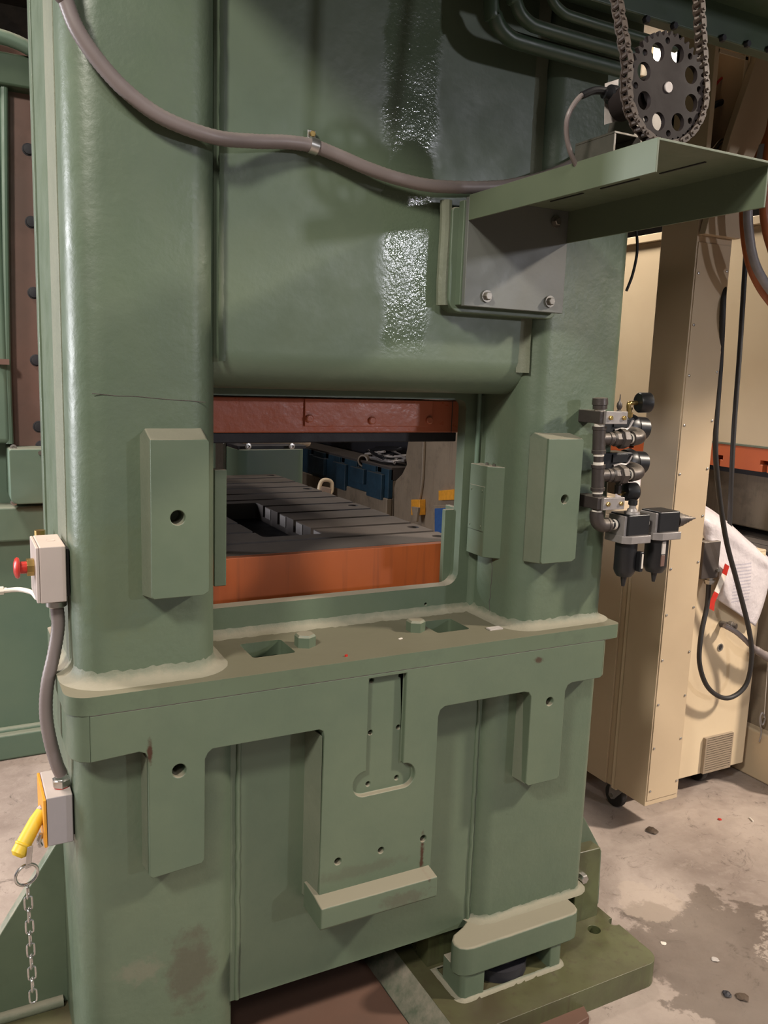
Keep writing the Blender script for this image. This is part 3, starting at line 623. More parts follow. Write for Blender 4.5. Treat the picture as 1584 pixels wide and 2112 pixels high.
# ================================================================ EMERGENCY STOP BOX
es = thing('emergency_stop_box', (.165, 1.66, 1.10), 'pinkish beige control box with a red mushroom button on the column side', 'control box')
EX0, EX1, EYa, EYb, EZ0, EZ1 = .141, .187, 1.62, 1.74, 1.105, 1.212
eb = MB().box(EX0, EX1, EYa, EYb, EZ0, EZ1).build('housing', 'box', es, .0025, 3)
MB().box(EX0-.006, EX0-.0005, EYa+.001, EYb-.001, EZ0+.001, EZ1-.001).build('lid', 'box', es, .0015)
MB().lathe((.166, 1.68, EZ1), (0, 0, 1), [(0, .009), (.0004, .009), (.0005, .0075), (.0001, .007)], 20).build('knockout', 'box', es)
MB().box(EX1, .193, EYa+.01, EYb-.01, EZ0+.008, EZ1-.008).build('back_gasket', 'rubber', es)
bc = Vector((EX0-.006, 1.665, 1.166))
MB().prism([(bc.y+.017*cos(k*pi/4+pi/8), bc.z+.017*sin(k*pi/4+pi/8)) for k in range(8)], 'yz', bc.x-.013, bc.x).build('collar', 'brass', es, .001)
for o_ in (es,): pass
bt = MB().lathe(bc+Vector((-.012, 0, 0)), (-1, 0, 0), [(0, .0115), (.012, .0115), (.0125, .012), (.0135, .0185), (.017, .0205), (.021, .0175), (.0235, .010), (.024, 0)], 28).build('mushroom_button', 'red', es)
tag(bt, 'red mushroom push button', None)
gl = MB().lathe((.172, 1.66, EZ0), (0, 0, -1), [(0, .0155), (.006, .0155), (.0062, .019), (.016, .019), (.018, .0165)], 20).build('gland', 'steel', es)

# conduit between the two boxes
cd = thing('flexible_conduit', (.17, 1.66, .8), 'grey ribbed hose joining the red-button box to the yellow-handled box', 'hose')
MB().tube([(.172, 1.66, 1.095), PY(120, 1290, 1.66), PY(112, 1345, 1.655), PY(98, 1410, 1.65), PY(95, 1470, 1.65), PY(103, 1525, 1.65), PY(117, 1575, 1.655), (.171, 1.66, .745)], .0128, 16, sub=12, ridges=.05).build('hose_body', 'conduit', cd, smooth=60)

# ================================================================ ISOLATOR SWITCH BOX
sw = thing('isolator_switch_box', (.165, 1.66, .61), 'grey switch box with a yellow lever, low on the left column side', 'switch')
SX0, SX1, SZ0, SZ1 = .139, .187, .617, .718
MB().box(SX0, SX1, 1.62, 1.74, SZ0, SZ1).build('housing', 'boxg', sw, .0025, 3)
MB().box(SX0-.006, SX0-.0004, 1.618, 1.742, SZ0, SZ1-.002).build('face_plate', 'oryel', sw, .0015)
MB().box(SX1, .192, 1.63, 1.73, SZ0+.01, SZ1-.01).build('back_gasket', 'rubber', sw)
MB().lathe((.171, 1.66, SZ1-.001), (0, 0, 1), [(0, .0135), (.003, .0135), (.0032, .0165), (.006, .0165), (.0062, .018), (.017, .018), (.0185, .015), (.02, .014)], 6).build('hex_gland', 'steel', sw)
MB().lathe((.171, 1.66, SZ1-.002), (0, 0, 1), [(0, .0145), (.004, .0145)], 20).build('gasket_ring', 'red', sw)
MB().lathe((.165, 1.66, SZ0), (0, 0, -1), [(0, .014), (.006, .014), (.010, .008)], 18).build('plug', 'steeld', sw)
h0, h1 = PY(80, 1682, 1.655), PY(45, 1748, 1.63)
hd = (h1-h0).normalized()
MB().lathe(h0, hd, [(-.012, .004), (-.010, .010), (.01, .0135), (.054, .0145), (.056, .0165), (.058, .0165), (.060, .015), (.074, .015), (.080, .009)], 18).build('lever', 'yellow', sw)
MB().tube([PY(88, 1665, 1.66), PY(80, 1675, 1.66), PY(82, 1700, 1.66)], .007, 10).build('lever_arm', 'boxg', sw)
MB().tube([PY(86, 1720, 1.65), PY(80, 1735, 1.65), PY(84, 1745, 1.65)], .005, 10).build('latch', 'nickel', sw)
# hasp, ring and chain hanging off the lever
hg = thing('lockout_chain', PY(60, 1760, 1.62), 'bright steel ring and welded chain hanging from the yellow lever', 'chain')
CY = 1.615
a, b = PY(62, 1745, CY), PY(58, 1790, CY)
MB().obox((a+b)/2, b-a, (1, .35, 0), (-.35, 1, 0), (b-a).length/2, .0058, .0012).build('hasp_strip', 'nickel', hg, .001)
rc = PY(55, 1804, CY); MB().tube([rc+Vector((cos(t)*.0205, .006*cos(t), sin(t)*.0205)) for t in [2*pi*k/16 for k in range(16)]], .0030, 10, closed=True, sub=3).build('ring', 'nickel', hg)
def link(c, t, n, L=.0165, W=.0078, r=.0019):
    pts = []
    for k in range(16):
        a_ = 2*pi*k/16; x, y = cos(a_), sin(a_)
        pts.append(c+t*(y*W+(L-W)*(1 if y > .05 else -1 if y < -.05 else 0))+n*x*W)
    return MB().tube(pts, r, 8, closed=True, sub=3)
ys = 1832; lx = 57
c0, c1 = PY(57, 1826, CY), PY(69, 2066, CY); nL = 10; t = (c1-c0).normalized()
for k in range(nL):
    c = c0.lerp(c1, (k+.5)/nL); n = Vector((1, .0, 0)) if k % 2 else Vector((.25, .97, 0)); n = (n-t*n.dot(t)).normalized()
    link(c, t, n, (c1-c0).length/nL/2+.0022, .0068).build('link', 'nickel', hg)
# white hose and brass valve on the far upright, left edge
hs = thing('grease_hose', PY(30, 1218, 2.0), 'thin pale hose running in from the left edge to the red-button box', 'hose')
MB().tube([PY(-40, 1215, 1.9), PY(5, 1218, 1.87), PY(40, 1216, 1.84), PY(66, 1222, 1.80), PY(80, 1232, 1.765), (.165, 1.75, 1.13)], .0050, 10).build('hose_body', 'ptfe', hs)
MB().lathe(PY(-8, 1219, 1.87), (1, 0, 0), [(0, .009), (.014, .009), (.016, .006), (.02, .006)], 6).build('fitting', 'ptfe', hs)
bv = thing('brass_fitting', PY(84, 1110, 1.92), 'small brass fitting just above the red-button box at the column edge', 'fitting')
p = PY(83, 1118, 1.90); MB().lathe(p, (0, 0, 1), [(-.012, .010), (0, .010), (.001, .008), (.010, .008), (.011, .011), (.026, .011)], 8).build('body', 'brass', bv)
MB().cyl((p.x, 1.9, p.z-.006), (.20, 1.9, p.z-.006), .006, 10).build('stem', 'brass', bv)

# ================================================================ AIR PREPARATION UNIT
air = thing('air_preparation_unit', PY(1234, 1070, 1.49), 'black iron pipework with regulators, gauges and filter bowls beside the right column', 'air regulator')
AY = 1.495
def Q(cx, cy, Y=AY): return PY(1200+cx*.1894, 800+cy*.1894, Y)
def seg(name, a, b, prof, mat, s=24): return MB().lathe(a, b-a, prof, s).build(name, mat, air)
t0, t1 = Q(200, 110), Q(165, 1340); tx = lambda cy: Vector((t0.x+(t1.x-t0.x)*(cy-110)/1230, AY, Q(180, cy).z))
def run(name, c0, c1, prof, mat, s=24):       # prof in fractions of the run
    a, b = tx(c0), tx(c1); L = (b-a).length; return MB().lathe(a, b-a, [(f*L, r) for f, r in prof], s).build(name, mat, air)
run('pipe_cap', 105, 230, [(0, .012), (.05, .0175), (.6, .0185), (.62, .0165), (1, .0165)], 'pipe')
run('thread_tape', 225, 262, [(0, .0125), (1, .0125)], 'ptfe'); run('pipe', 255, 1400, [(0, .0112), (1, .0112)], 'pipe')
run('thread_tape', 385, 422, [(0, .0124), (1, .0124)], 'ptfe')
def teef(c0, c1, cb):
    r = run('tee', c0, c1, [(0, .0165), (.12, .0165), (.13, .0148), (.87, .0148), (.88, .0165), (1, .0165)], 'pipe')
    a = tx(cb); MB().lathe(a, (1, -.02, 0), [(.0, .014), (.026, .014), (.027, .0158), (.036, .0158)], 24).build('branch', 'pipe', r); return a
ta = teef(418, 712, 555); run('thread_tape', 710, 742, [(0, .0124), (1, .0124)], 'ptfe'); run('thread_tape', 806, 838, [(0, .0124), (1, .0124)], 'ptfe')
tb = teef(836, 1118, 955); run('thread_tape', 1116, 1148, [(0, .0124), (1, .0124)], 'ptfe')
run('thread_tape', 1325, 1345, [(0, .0124), (1, .0124)], 'ptfe')
for cyc in (318, 1250):        # pipe clamps
    c = tx(cyc); ck = MB().box(c.x-.014, c.x+.020, 1.478, 1.556, c.z-.0145, c.z+.0145).build('clamp_block', 'pipe', air, .002)
    fp = MB().box(c.x-.003, c.x+.062, 1.470, 1.479, c.z-.0145, c.z+.0145).build('clamp_plate', 'alu', air, .0015)
    for dx in (.010, .050): hexbolt((c.x+dx, 1.470, c.z), (0, -1, 0), .0055, .005, 'brass', fp, 'bolt')
# bottom elbow to the filters
e0_ = tx(1345); MB().tube([e0_, e0_-Vector((0, 0, .012)), e0_+Vector((.004, 0, -.024)), e0_+Vector((.016, 0, -.033)), e0_+Vector((.034, 0, -.034))], .0165, 20, sub=6).build('elbow', 'pipe', air)
fz = e0_.z-.034
MB().lathe((e0_.x+.032, AY, fz), (1, 0, 0), [(0, .0178), (.006, .0178)], 24).build('elbow_collar', 'pipe', air)
MB().lathe((e0_.x+.038, AY, fz), (1, 0, 0), [(0, .0122), (.006, .0122)], 20).build('thread_tape', 'ptfe', air)
MB().lathe((e0_.x+.044, AY, fz), (1, 0, 0), [(0, .0112), (.020, .0112)], 20).build('nipple', 'black', air)
MB().lathe((e0_.x+.052, AY, fz), (1, 0, 0), [(0, .0125), (.006, .0125)], 20).build('thread_tape', 'ptfe', air)
# upper branches with union, elbow, regulator
def branch(a, zoff, gauge, reg):
    z = a.z; x = a.x
    MB().lathe((x+.034, AY, z), (1, 0, 0), [(0, .0125), (.008, .0125)], 20).build('thread_tape', 'ptfe', air)
    MB().lathe((x+.040, AY, z), (1, 0, 0), [(0, .014), (.004, .018), (.020, .018), (.022, .024), (.038, .024), (.044, .018)], 8).build('union', 'pipe', air, .0008)
    MB().lathe((x+.080, AY, z), (1, 0, 0), [(0, .0128), (.008, .0128)], 20).build('thread_tape', 'ptfe', air)
    MB().lathe((x+.088, AY, z), (1, 0, 0), [(0, .0112), (.008, .0112)], 20).build('nipple', 'black', air)
    MB().lathe((x+.094, AY, z), (1, 0, 0), [(0, .0128), (.005, .0128)], 20).build('thread_tape', 'ptfe', air)
    MB().tube([(x+.098, AY, z), (x+.116, AY, z+.001), (x+.131, AY+.008, z+.004), (x+.138, AY+.026, z+.008), (x+.138, AY+.055, z+.010)], .0165, 18).build('elbow', 'pipe', air)
    MB().lathe((x+.098, AY, z), (1, 0, 0), [(0, .0178), (.007, .0178)], 24).build('elbow_collar', 'pipe', air)
    ry, rz = AY+.075, z+.022
    rb = MB().prism(rrect(x+.052, x+.150, rz-.022, rz+.026, (.008,)*4, 3), 'xz', ry-.03, ry+.03).build('regulator_body', 'black', air, .003)
    MB().box(x+.080, x+.128, ry-.034, ry-.029, rz+.002, rz+.022).build('name_plate', 'black', rb, .001)
    MB().tube([(x+.085, ry-.031, rz-.006), (x+.105, ry-.033, rz-.002), (x+.125, ry-.033, rz-.002), (x+.142, ry-.031, rz+.018)], .0035, 8).build('trim', 'alu', rb)
    MB().lathe((x+.146, ry, rz), (1, -.05, -.06), [(0, .030), (.016, .034), (.026, .031), (.028, .024), (.030, .0285), (.060, .0285), (.062, .026)], 28).build('regulator_knob', 'black', rb)
branch(ta, 0, True, 1); branch(tb, 0, False, 1)
def gauge(c, d, up, r=.0245):
    g = MB().lathe(c, d, [(0, .008), (.003, r-.002), (.006, r), (.032, r), (.036, r-.003), (.037, r-.005)], 28).build('pressure_gauge', 'black', air)
    return g
g1 = Q(600, 160, AY+.05); gauge(g1, (1, -.25, .02), 0)
MB().tube([Q(512, 330, AY+.05), Q(512, 230, AY+.05), Q(512, 175, AY+.05), Q(540, 165, AY+.05), Q(600, 165, AY+.05)], .0055, 12).build('gauge_elbow', 'brass', air)
MB().lathe(Q(512, 330, AY+.05), (0, 0, 1), [(0, .0065), (.003, .0065), (.0032, .009), (.014, .009), (.0142, .006), (.02, .006), (.0202, .0075), (.026, .0075)], 6).build('gauge_adapter', 'brass', air)
MB().lathe(Q(400, 320, AY+.06), (0, 0, 1), [(0, .006), (.016, .006), (.018, .004), (.026, .007), (.034, .006), (.04, .002), (.055, .001)], 10).build('bleed_fitting', 'pipe', air)
g2 = Q(452, 1130, AY+.03); gauge(g2, (1, -.25, .02), 0, .0225)
MB().tube([Q(395, 1060, AY+.03), Q(392, 1130, AY+.03), Q(425, 1148, AY+.03), Q(460, 1145, AY+.03)], .0055, 12).build('gauge_elbow', 'brass', air)
MB().lathe(Q(390, 1150, AY+.03), (0, 0, 1), [(0, .009), (.02, .009), (.022, .006), (.03, .006)], 10).build('gauge_adapter', 'pipe', air)
# filter and lubricator
def unit(xc, zt, rb, win, name):
    y0, y1 = AY-.03, AY+.035; hw = .037
    u = MB().box(xc-hw+.006, xc+hw, y0, y1, zt-.052, zt).build(name, 'black', air, .004)
    MB().box(xc-hw-.001, xc-hw+.0065, y0+.006, y1-.004, zt-.052, zt-.004).build('end_plate', 'alu', u, .001)
    MB().prism([(xc-hw-.004, y0+.008), (xc-hw+.014, y0-.006), (xc+hw+.002, y0-.006), (xc+hw+.002, y1+.003), (xc-hw-.004, y1+.003)], 'xy', zt-.070, zt-.051).build('collar', 'alu', u, .002)
    b = MB().lathe((xc-.002, AY+.002, zt-.070), (0, 0, -1), [(0, rb), (.070, rb), (.078, rb-.003), (.086, rb-.008), (.088, .008), (.10, .006), (.112, .004)], 28).build('bowl', 'black', u)
    return u, b
xa = e0_.x+.105
u1, b1 = unit(xa, fz+.026, .0265, 0, 'filter_head')
MB().box(xa+.012, xa+.024, AY-.034, AY-.018, fz-.115, fz-.065).build('guard', 'black', b1, .003)
MB().box(xa+.016, xa+.0205, AY-.0358, AY-.033, fz-.106, fz-.070).build('sight_glass', 'ptfe', b1, .001)
MB().lathe((xa-.004, AY-.01, fz+.026), (0, 0, 1), [(0, .019), (.005, .018), (.006, .013), (.012, .011), (.013, .008), (.020, .008)], 16).build('sight_dome', 'alu', u1)
MB().lathe((xa-.004, AY-.01, fz+.046), (0, 0, 1), [(0, .008), (.002, .011), (.012, .011), (.014, .008)], 14).build('adjust_knob', 'black', u1)
MB().lathe((xa+.037, AY, fz), (1, 0, 0), [(0, .0115), (.020, .0115)], 20).build('nipple', 'black', air)
MB().lathe((xa+.048, AY, fz), (1, 0, 0), [(0, .0125), (.006, .0125)], 20).build('thread_tape', 'ptfe', air)
xb = xa+.100
u2, b2 = unit(xb, fz+.029, .0285, 1, 'lubricator_head')
MB().box(xb-.012, xb+.000, AY-.0275, AY-.024, fz-.078, fz-.045).build('sight_glass', 'tagp', b2, .001)
MB().box(xb-.012, xb+.000, AY-.0275, AY-.024, fz-.108, fz-.080).build('sight_glass', 'brown', b2, .001)
MB().lathe((xb+.037, AY, fz), (1, -.02, .03), [(0, .012), (.014, .012), (.0145, .019), (.022, .019), (.0225, .017), (.034, .0165), (.036, .012), (.046, .0125), (.047, .009), (.056, .0095), (.057, .0065), (.068, .006), (.069, .0035), (.082, .0025)], 20).build('hose_barb', 'pipe', air)

# ================================================================ BEIGE CONTROL CABINET
cab = thing('control_cabinet', (2.4, 2.3, 0), 'tall beige control cabinet with a wire trunk post, standing on casters', 'cabinet')
PF = 1.95
post = MB().box(2.078, 2.232, PF, 2.10, .105, 2.22).build('trunk_post', 'beige', cab, .002)
MB().prism([(2.078, 2.0), (2.232, 2.0), (2.30, 2.32), (2.45, 2.75), (2.30, 2.75), (2.145, 2.29)], 'xz', PF-.03, PF-.005).build('trunk_arm', 'beige', cab, .002)
fp = MB().box(2.084, 2.226, PF-.003, PF, .125, 1.98).build('trunk_cover', 'beige', cab, .0008)
for z in [.16+.157*k for k in range(12)]:
    for x in ((2.094, 2.217) if z < 1.97 else ()):
        MB().lathe((x, PF-.003, z+(0 if x < 2.1 else .015)), (0, -1, 0), [(0, .0042), (.0025, .0042), (.0035, .002)], 10).build('screw', 'steel', fp)
CT = 1.095; CX1 = 2.755
CR = .935
MB().box(2.10, 2.40, 2.10, 2.62, .088, CT).build('cabinet_body', 'beige', cab, .004)
MB().box(2.40, CX1, 2.10, 2.62, .088, CR).build('cabinet_body', 'beige', cab, .004)
MB().box(2.235, CX1-.012, 2.092, 2.10, .075, CR-.01).build('cabinet_door', 'beige2', cab, .002)
MB().box(2.088, 2.10, 2.102, 2.125, .09, CT-.01).build('edge_trim', 'beige2', cab, .001)
MB().box(2.092, 2.10, 2.16, 2.60, .09, CT-.02).build('side_panel', 'beige', cab, .002)
v0, v1 = PY(1443, 1605, 2.09), PY(1499, 1520, 2.09)
vx0, vx1, vz0, vz1 = 2.505, 2.655, .052+.012, .222
vg = MB().box(vx0, vx1, 2.078, 2.093, vz0+.015, vz1).build('vent_grille', 'beige3', cab)
cmm = MB()
for k in range(15): cmm.box(vx0+.008, vx1-.006, 2.07, 2.086, vz0+.024+k*.0093, vz0+.0275+k*.0093)
cut(vg, cmm)
p = PY(1485, 1335, 2.092); MB().lathe((p.x, 2.0925, p.z), (0, -1, 0), [(0, .015), (.003, .015), (.0032, .011), (.001, .010)], 20).build('knockout_ring', 'steel', cab)
MB().lathe((p.x, 2.0915, p.z), (0, -1, 0), [(0, .0105), (.001, .0105)], 16).build('knockout_hole', 'dark', cab)
for (cx, cy) in ((2.135, 2.125), (2.58, 2.15), (2.15, 2.55), (2.66, 2.55)):
    cs = MB().box(cx-.03, cx+.045, cy-.045, cy+.045, .084, .0885).build('caster', 'steeld', cab, .002)
    MB().cyl((cx-.014, cy+.02, .045), (cx+.014, cy+.02, .045), .045, 28).build('wheel', 'rubber', cs, .006)
    MB().prism([(cy-.035, .086), (cy+.03, .086), (cy+.034, .04), (cy+.02, .030), (cy+.006, .036)], 'yz', cx-.024, cx-.019).build('fork', 'alu', cs, .001)
    MB().prism([(cy-.035, .086), (cy+.03, .086), (cy+.034, .04), (cy+.02, .030), (cy+.006, .036)], 'yz', cx+.019, cx+.024).build('fork', 'alu', cs, .001)
    MB().cyl((cx-.027, cy+.02, .045), (cx+.027, cy+.02, .045), .008, 10).build('axle', 'steeld', cs)
# open wiring gutter: the trunk goes on upward without its cover
g_ = MB().box(2.078, 2.232, 2.088, 2.10, 2.22, 2.9).build('gutter_back', 'brown', cab)
MB().box(2.078, 2.083, PF, 2.10, 2.22, 2.9).build('gutter_side', 'beige', cab)
MB().box(2.227, 2.232, PF, 2.10, 2.22, 2.9).build('gutter_side', 'beige', cab)
MB().box(2.078, 2.096, PF-.004, PF, 2.20, 2.9).build('gutter_lip', 'beige2', cab, .001)
MB().box(2.206, 2.220, PF-.004, PF, 2.20, 2.9).build('gutter_lip', 'beige2', cab, .001)
MB().box(2.226, 2.240, PF-.006, PF, 2.20, 2.9).build('gutter_lip', 'beige2', cab, .001)
zt_ = PY(1505, 116, PF).z; MB().box(2.09, 2.22, PF-.004, PF, zt_, zt_+.012).build('gutter_bar', 'beige2', cab, .001)
MB().tube([PY(1465, 190, 2.06), PY(1490, 160, 2.05), PY(1520, 150, 2.08)], .004, 8).build('wire', 'red', cab)
MB().tube([PY(1460, 225, 2.06), PY(1485, 212, 2.04), PY(1518, 205, 2.08)], .010, 10).build('cable', 'black', cab)
MB().lathe(PY(1516, 205, 2.09), (0, -1, 0), [(0, .018), (.01, .018), (.011, .012)], 18).build('grommet', 'black', cab)
MB().tube([PY(1470, 308, 2.0), PY(1485, 290, 2.0), PY(1500, 285, 2.0)], .0035, 8).build('wire', 'steel', cab)
MB().tube([PY(1475, 312, 2.0), PY(1488, 296, 2.0), PY(1505, 292, 2.0)], .0035, 8).build('wire', 'steel', cab)
# ceiling lamp seen through the sprocket
lp0 = PY(1384, 110, 3.3)
lamp = thing('strip_light', lp0, 'bright lamp glimpsed through a hole of the drilled sprocket', 'lamp')
MB().box(lp0.x-.025, lp0.x+.06, 3.3, 3.4, lp0.z-.07, lp0.z+.07).build('diffuser', 'bright', lamp, .01)
MB().box(lp0.x-.09, lp0.x+.07, 3.4, 3.45, lp0.z-.09, lp0.z+.6).build('housing', 'beige3', lamp, .005)

# plug, cables, conduit on the cabinet face ---------------------------
pl = thing('plug_connector', PY(1463, 1170, 2.04), 'dark boxy connector with a steel gland on the cabinet face, under the white bag', 'connector')
a, b = PY(1452, 1130, 2.03), PY(1478, 1192, 2.03)
MB().box(a.x, b.x+.006, 2.03, 2.093, b.z, a.z+.02).build('housing', 'pipe', pl, .004)
MB().cyl((b.x-.002, 2.03, b.z+.03), (b.x-.002, 2.022, b.z+.03), .007, 12).build('screw', 'steel', pl)
c = PY(1465, 1196, 2.05); MB().lathe((c.x, 2.055, b.z), (0, 0, -1), [(0, .014), (.010, .014), (.0102, .021), (.018, .021), (.0182, .017), (.026, .017), (.028, .011)], 8).build('gland', 'steel', pl)
cb1 = thing('looped_cable', PY(1497, 1440, 2.02), 'thick black cable hanging in a long loop in front of the cabinet', 'cable')
MB().tube([Vector((c.x, 2.055, b.z-.02)), PY(1458, 1250, 2.05), PY(1446, 1310, 2.04), PY(1443, 1370, 2.03), PY(1462, 1420, 2.03), PY(1500, 1440, 2.03), PY(1537, 1415, 2.02), PY(1550, 1360, 2.01), PY(1545, 1300, 2.0), PY(1520, 1200, 1.99), PY(1497, 1110, 1.98), PY(1480, 990, 1.97), PY(1476, 900, 1.96), PY(1486, 750, 1.96), PY(1493, 600, 1.95), PY(1500, 420, 2.2)], .0088, 12, sub=8).build('cable_body', 'rubber', cb1)
cb2 = thing('hanging_cable', PY(1520, 800, 2.15), 'black cable hanging straight down right of the looped one behind the bag', 'cable')
MB().tube([PY(1545, 420, 2.15), PY(1536, 560, 2.15), PY(1526, 720, 2.15), PY(1514, 880, 2.15), PY(1508, 1000, 2.15), PY(1504, 1110, 2.18)], .0090, 12).build('cable_body', 'rubber', cb2)
cb3 = thing('braided_conduit', PY(1530, 1310, 2.0), 'grey-brown braided lead leaving the cabinet face toward the right edge', 'cable')
MB().lathe(PY(1486, 1287, 2.09), (.3, -1, .1), [(0, .012), (.03, .012), (.032, .016), (.045, .016), (.047, .012), (.06, .010)], 14).build('gland', 'pipe', cb3)
MB().tube([PY(1494, 1290, 2.05), PY(1520, 1305, 2.03), PY(1550, 1332, 2.02), PY(1565, 1344, 2.02), PY(1590, 1358, 2.02), PY(1620, 1365, 2.03)], [.010, .010, .011, .015, .017, .017], 12, ridges=.06, sub=8).build('cable_body', 'conduit', cb3)
tr = thing('bag_tie', PY(1572, 1500, 2.1), 'small knotted clear tie dangling on a thin string by the right edge', 'tie')
MB().tube([PY(1584, 1355, 2.06), PY(1580, 1420, 2.06), PY(1576, 1480, 2.06)], .0012, 6).build('string', 'ptfe', tr)
MB().tube([PY(1568, 1480, 2.06), PY(1572, 1495, 2.06), PY(1578, 1482, 2.06), PY(1572, 1470, 2.06), PY(1567, 1485, 2.06), PY(1570, 1510, 2.06), PY(1566, 1530, 2.06)], .003, 6).build('knot', 'alu', tr)
# draped white sack -------------------------------------------------
def bag_mat():
    m, t, p = nt('white_poly_sack'); L = t.links; g = N(t, 'ShaderNodeNewGeometry'); sx = N(t, 'ShaderNodeSeparateXYZ'); L.new(g.outputs['Position'], sx.inputs[0])
    c = mixc(t, mapr(t, noise(t, g.outputs['Position'], 12, 4), .3, .7), (.62, .57, .58), (.56, .51, .53))
    a, b = PY(1515, 1160, 2.06), PY(1560, 1235, 2.06)     # faint printed lines
    mz = math_n(t, 'GREATER_THAN', math_n(t, 'SINE', math_n(t, 'MULTIPLY', sx.outputs[2], 2*pi/.0125)), .25)
    ix = math_n(t, 'MULTIPLY', math_n(t, 'GREATER_THAN', sx.outputs[0], a.x-.02), math_n(t, 'LESS_THAN', sx.outputs[0], b.x-.06))
    iz = math_n(t, 'MULTIPLY', math_n(t, 'GREATER_THAN', sx.outputs[2], b.z), math_n(t, 'LESS_THAN', sx.outputs[2], a.z))
    c = mixc(t, math_n(t, 'MULTIPLY', math_n(t, 'MULTIPLY', mz, math_n(t, 'MULTIPLY', ix, iz)), .6), c, (.33, .31, .38))
    L.new(c, p.inputs['Base Color']); p.inputs['Roughness'].default_value = .38
    bn = N(t, 'ShaderNodeBump'); bn.inputs['Strength'].default_value = .5; bn.inputs['Distance'].default_value = .02; L.new(noise(t, g.outputs['Position'], 14, 4), bn.inputs['Height']); L.new(bn.outputs[0], p.inputs['Normal'])
    return m
M['bag'] = bag_mat()
bag = thing('plastic_sack', PY(1520, 1150, 2.1), 'white printed plastic sack draped over the cabinet top by the black cables', 'bag')
rows = [((1450, 1040, 2.30), (1475, 1056, 2.28), (1508, 1082, 2.25), (1545, 1115, 2.25), (1590, 1150, 2.25)),
        ((1449, 1058, 2.08), (1474, 1070, 2.07), (1507, 1092, 2.065), (1545, 1122, 2.07), (1590, 1160, 2.07)),
        ((1450, 1098, 2.065), (1474, 1112, 2.045), (1505, 1130, 2.055), (1545, 1158, 2.05), (1588, 1185, 2.07)),
        ((1462, 1138, 2.055), (1480, 1152, 2.035), (1508, 1170, 2.045), (1545, 1190, 2.045), (1584, 1212, 2.065)),
        ((1480, 1170, 2.045), (1492, 1190, 2.03), (1514, 1205, 2.04), (1548, 1224, 2.045), (1577, 1240, 2.065)),
        ((1482, 1210, 2.05), (1497, 1228, 2.035), (1518, 1242, 2.045), (1548, 1256, 2.05), (1568, 1268, 2.065)),
        ((1478, 1236, 2.06), (1502, 1252, 2.05), (1528, 1270, 2.055), (1548, 1285, 2.055), (1558, 1292, 2.065))]
def surf(rows, sub, th):
    R = [[PY(*p_) for p_ in r] for r in rows]; R = [spline(r, sub) for r in R]; cols = [spline([r[i] for r in R], sub) for i in range(len(R[0]))]
    k = len(cols[0]); m = MB(); m.strip([[tuple(v) for v in c_] for c_ in cols]); return m
bo_ = surf(rows, 5, .002).build('sack_body', 'bag', bag, smooth=80); so_ = bo_.modifiers.new('s', 'SOLIDIFY'); so_.thickness = .002
tp = MB()
for (a, b) in (((1497, 1170), (1482, 1215)), ((1482, 1215), (1468, 1250))):
    A_, B_ = PY(*a, 2.025), PY(*b, 2.02); n_ = 6
    for k in range(n_): pass
tape = thing('barrier_tape', PY(1480, 1215, 2.02), 'twisted red and white barrier tape hanging from the white sack', 'tape')
pts_ = [(1500, 1165), (1494, 1185), (1486, 1203), (1478, 1222), (1470, 1240), (1468, 1258)]
for k in range(5):
    a, b = PY(*pts_[k], 2.02), PY(*pts_[k+1], 2.02); w0 = Vector((.012, 0, -.006))
    MB().add([a-w0, a+w0, b+w0, b-w0]+[v+Vector((0, .0008, 0)) for v in (a-w0, a+w0, b+w0, b-w0)], [(0, 1, 2, 3), (7, 6, 5, 4), (0, 4, 5, 1), (1, 5, 6, 2), (2, 6, 7, 3), (3, 7, 4, 0)]).build('stripe', 'red' if k in (0, 3, 4) else 'ptfe', tape)

# ================================================================ BIG HOSES TOP RIGHT
def bighose(nm, lab, pts, r, mat):
    o = thing(nm, PY(*pts[len(pts)//2]), lab, 'hose', 'large hoses at the right edge'); MB().tube([PY(*p_) for p_ in pts], r, 18, sub=8).build('hose_body', mat, o); return o
bighose('supply_hose', 'orange-brown hose curving outside the grey one at the right edge', [(1600, 150, 1.86), (1590, 260, 1.86), (1562, 330, 1.86), (1538, 400, 1.86), (1534, 460, 1.86), (1545, 540, 1.86), (1572, 600, 1.86), (1620, 660, 1.86)], .0125, 'orhose')
bighose('supply_hose', 'smooth grey hose between two orange-brown hoses at the right edge', [(1575, 300, 1.82), (1560, 370, 1.82), (1544, 420, 1.82), (1545, 480, 1.82), (1558, 545, 1.82), (1590, 600, 1.82), (1630, 640, 1.82)], .0135, 'grhose')
bighose('supply_hose', 'orange-brown hose nearest the right picture edge, inside the grey one', [(1600, 230, 1.80), (1582, 330, 1.80), (1576, 410, 1.80), (1580, 470, 1.80), (1600, 540, 1.80)], .0135, 'orhose')
wc = thing('thin_cable', PX(1308, 540, 1.6), 'thin black cable bowed beside the right column edge under the shelf', 'cable')
MB().tube([PY(1308, 440, 1.9), PY(1313, 480, 1.9), PY(1314, 520, 1.9), PY(1305, 565, 1.9), PY(1292, 600, 1.9)], .004, 8).build('cable_body', 'rubber', wc)

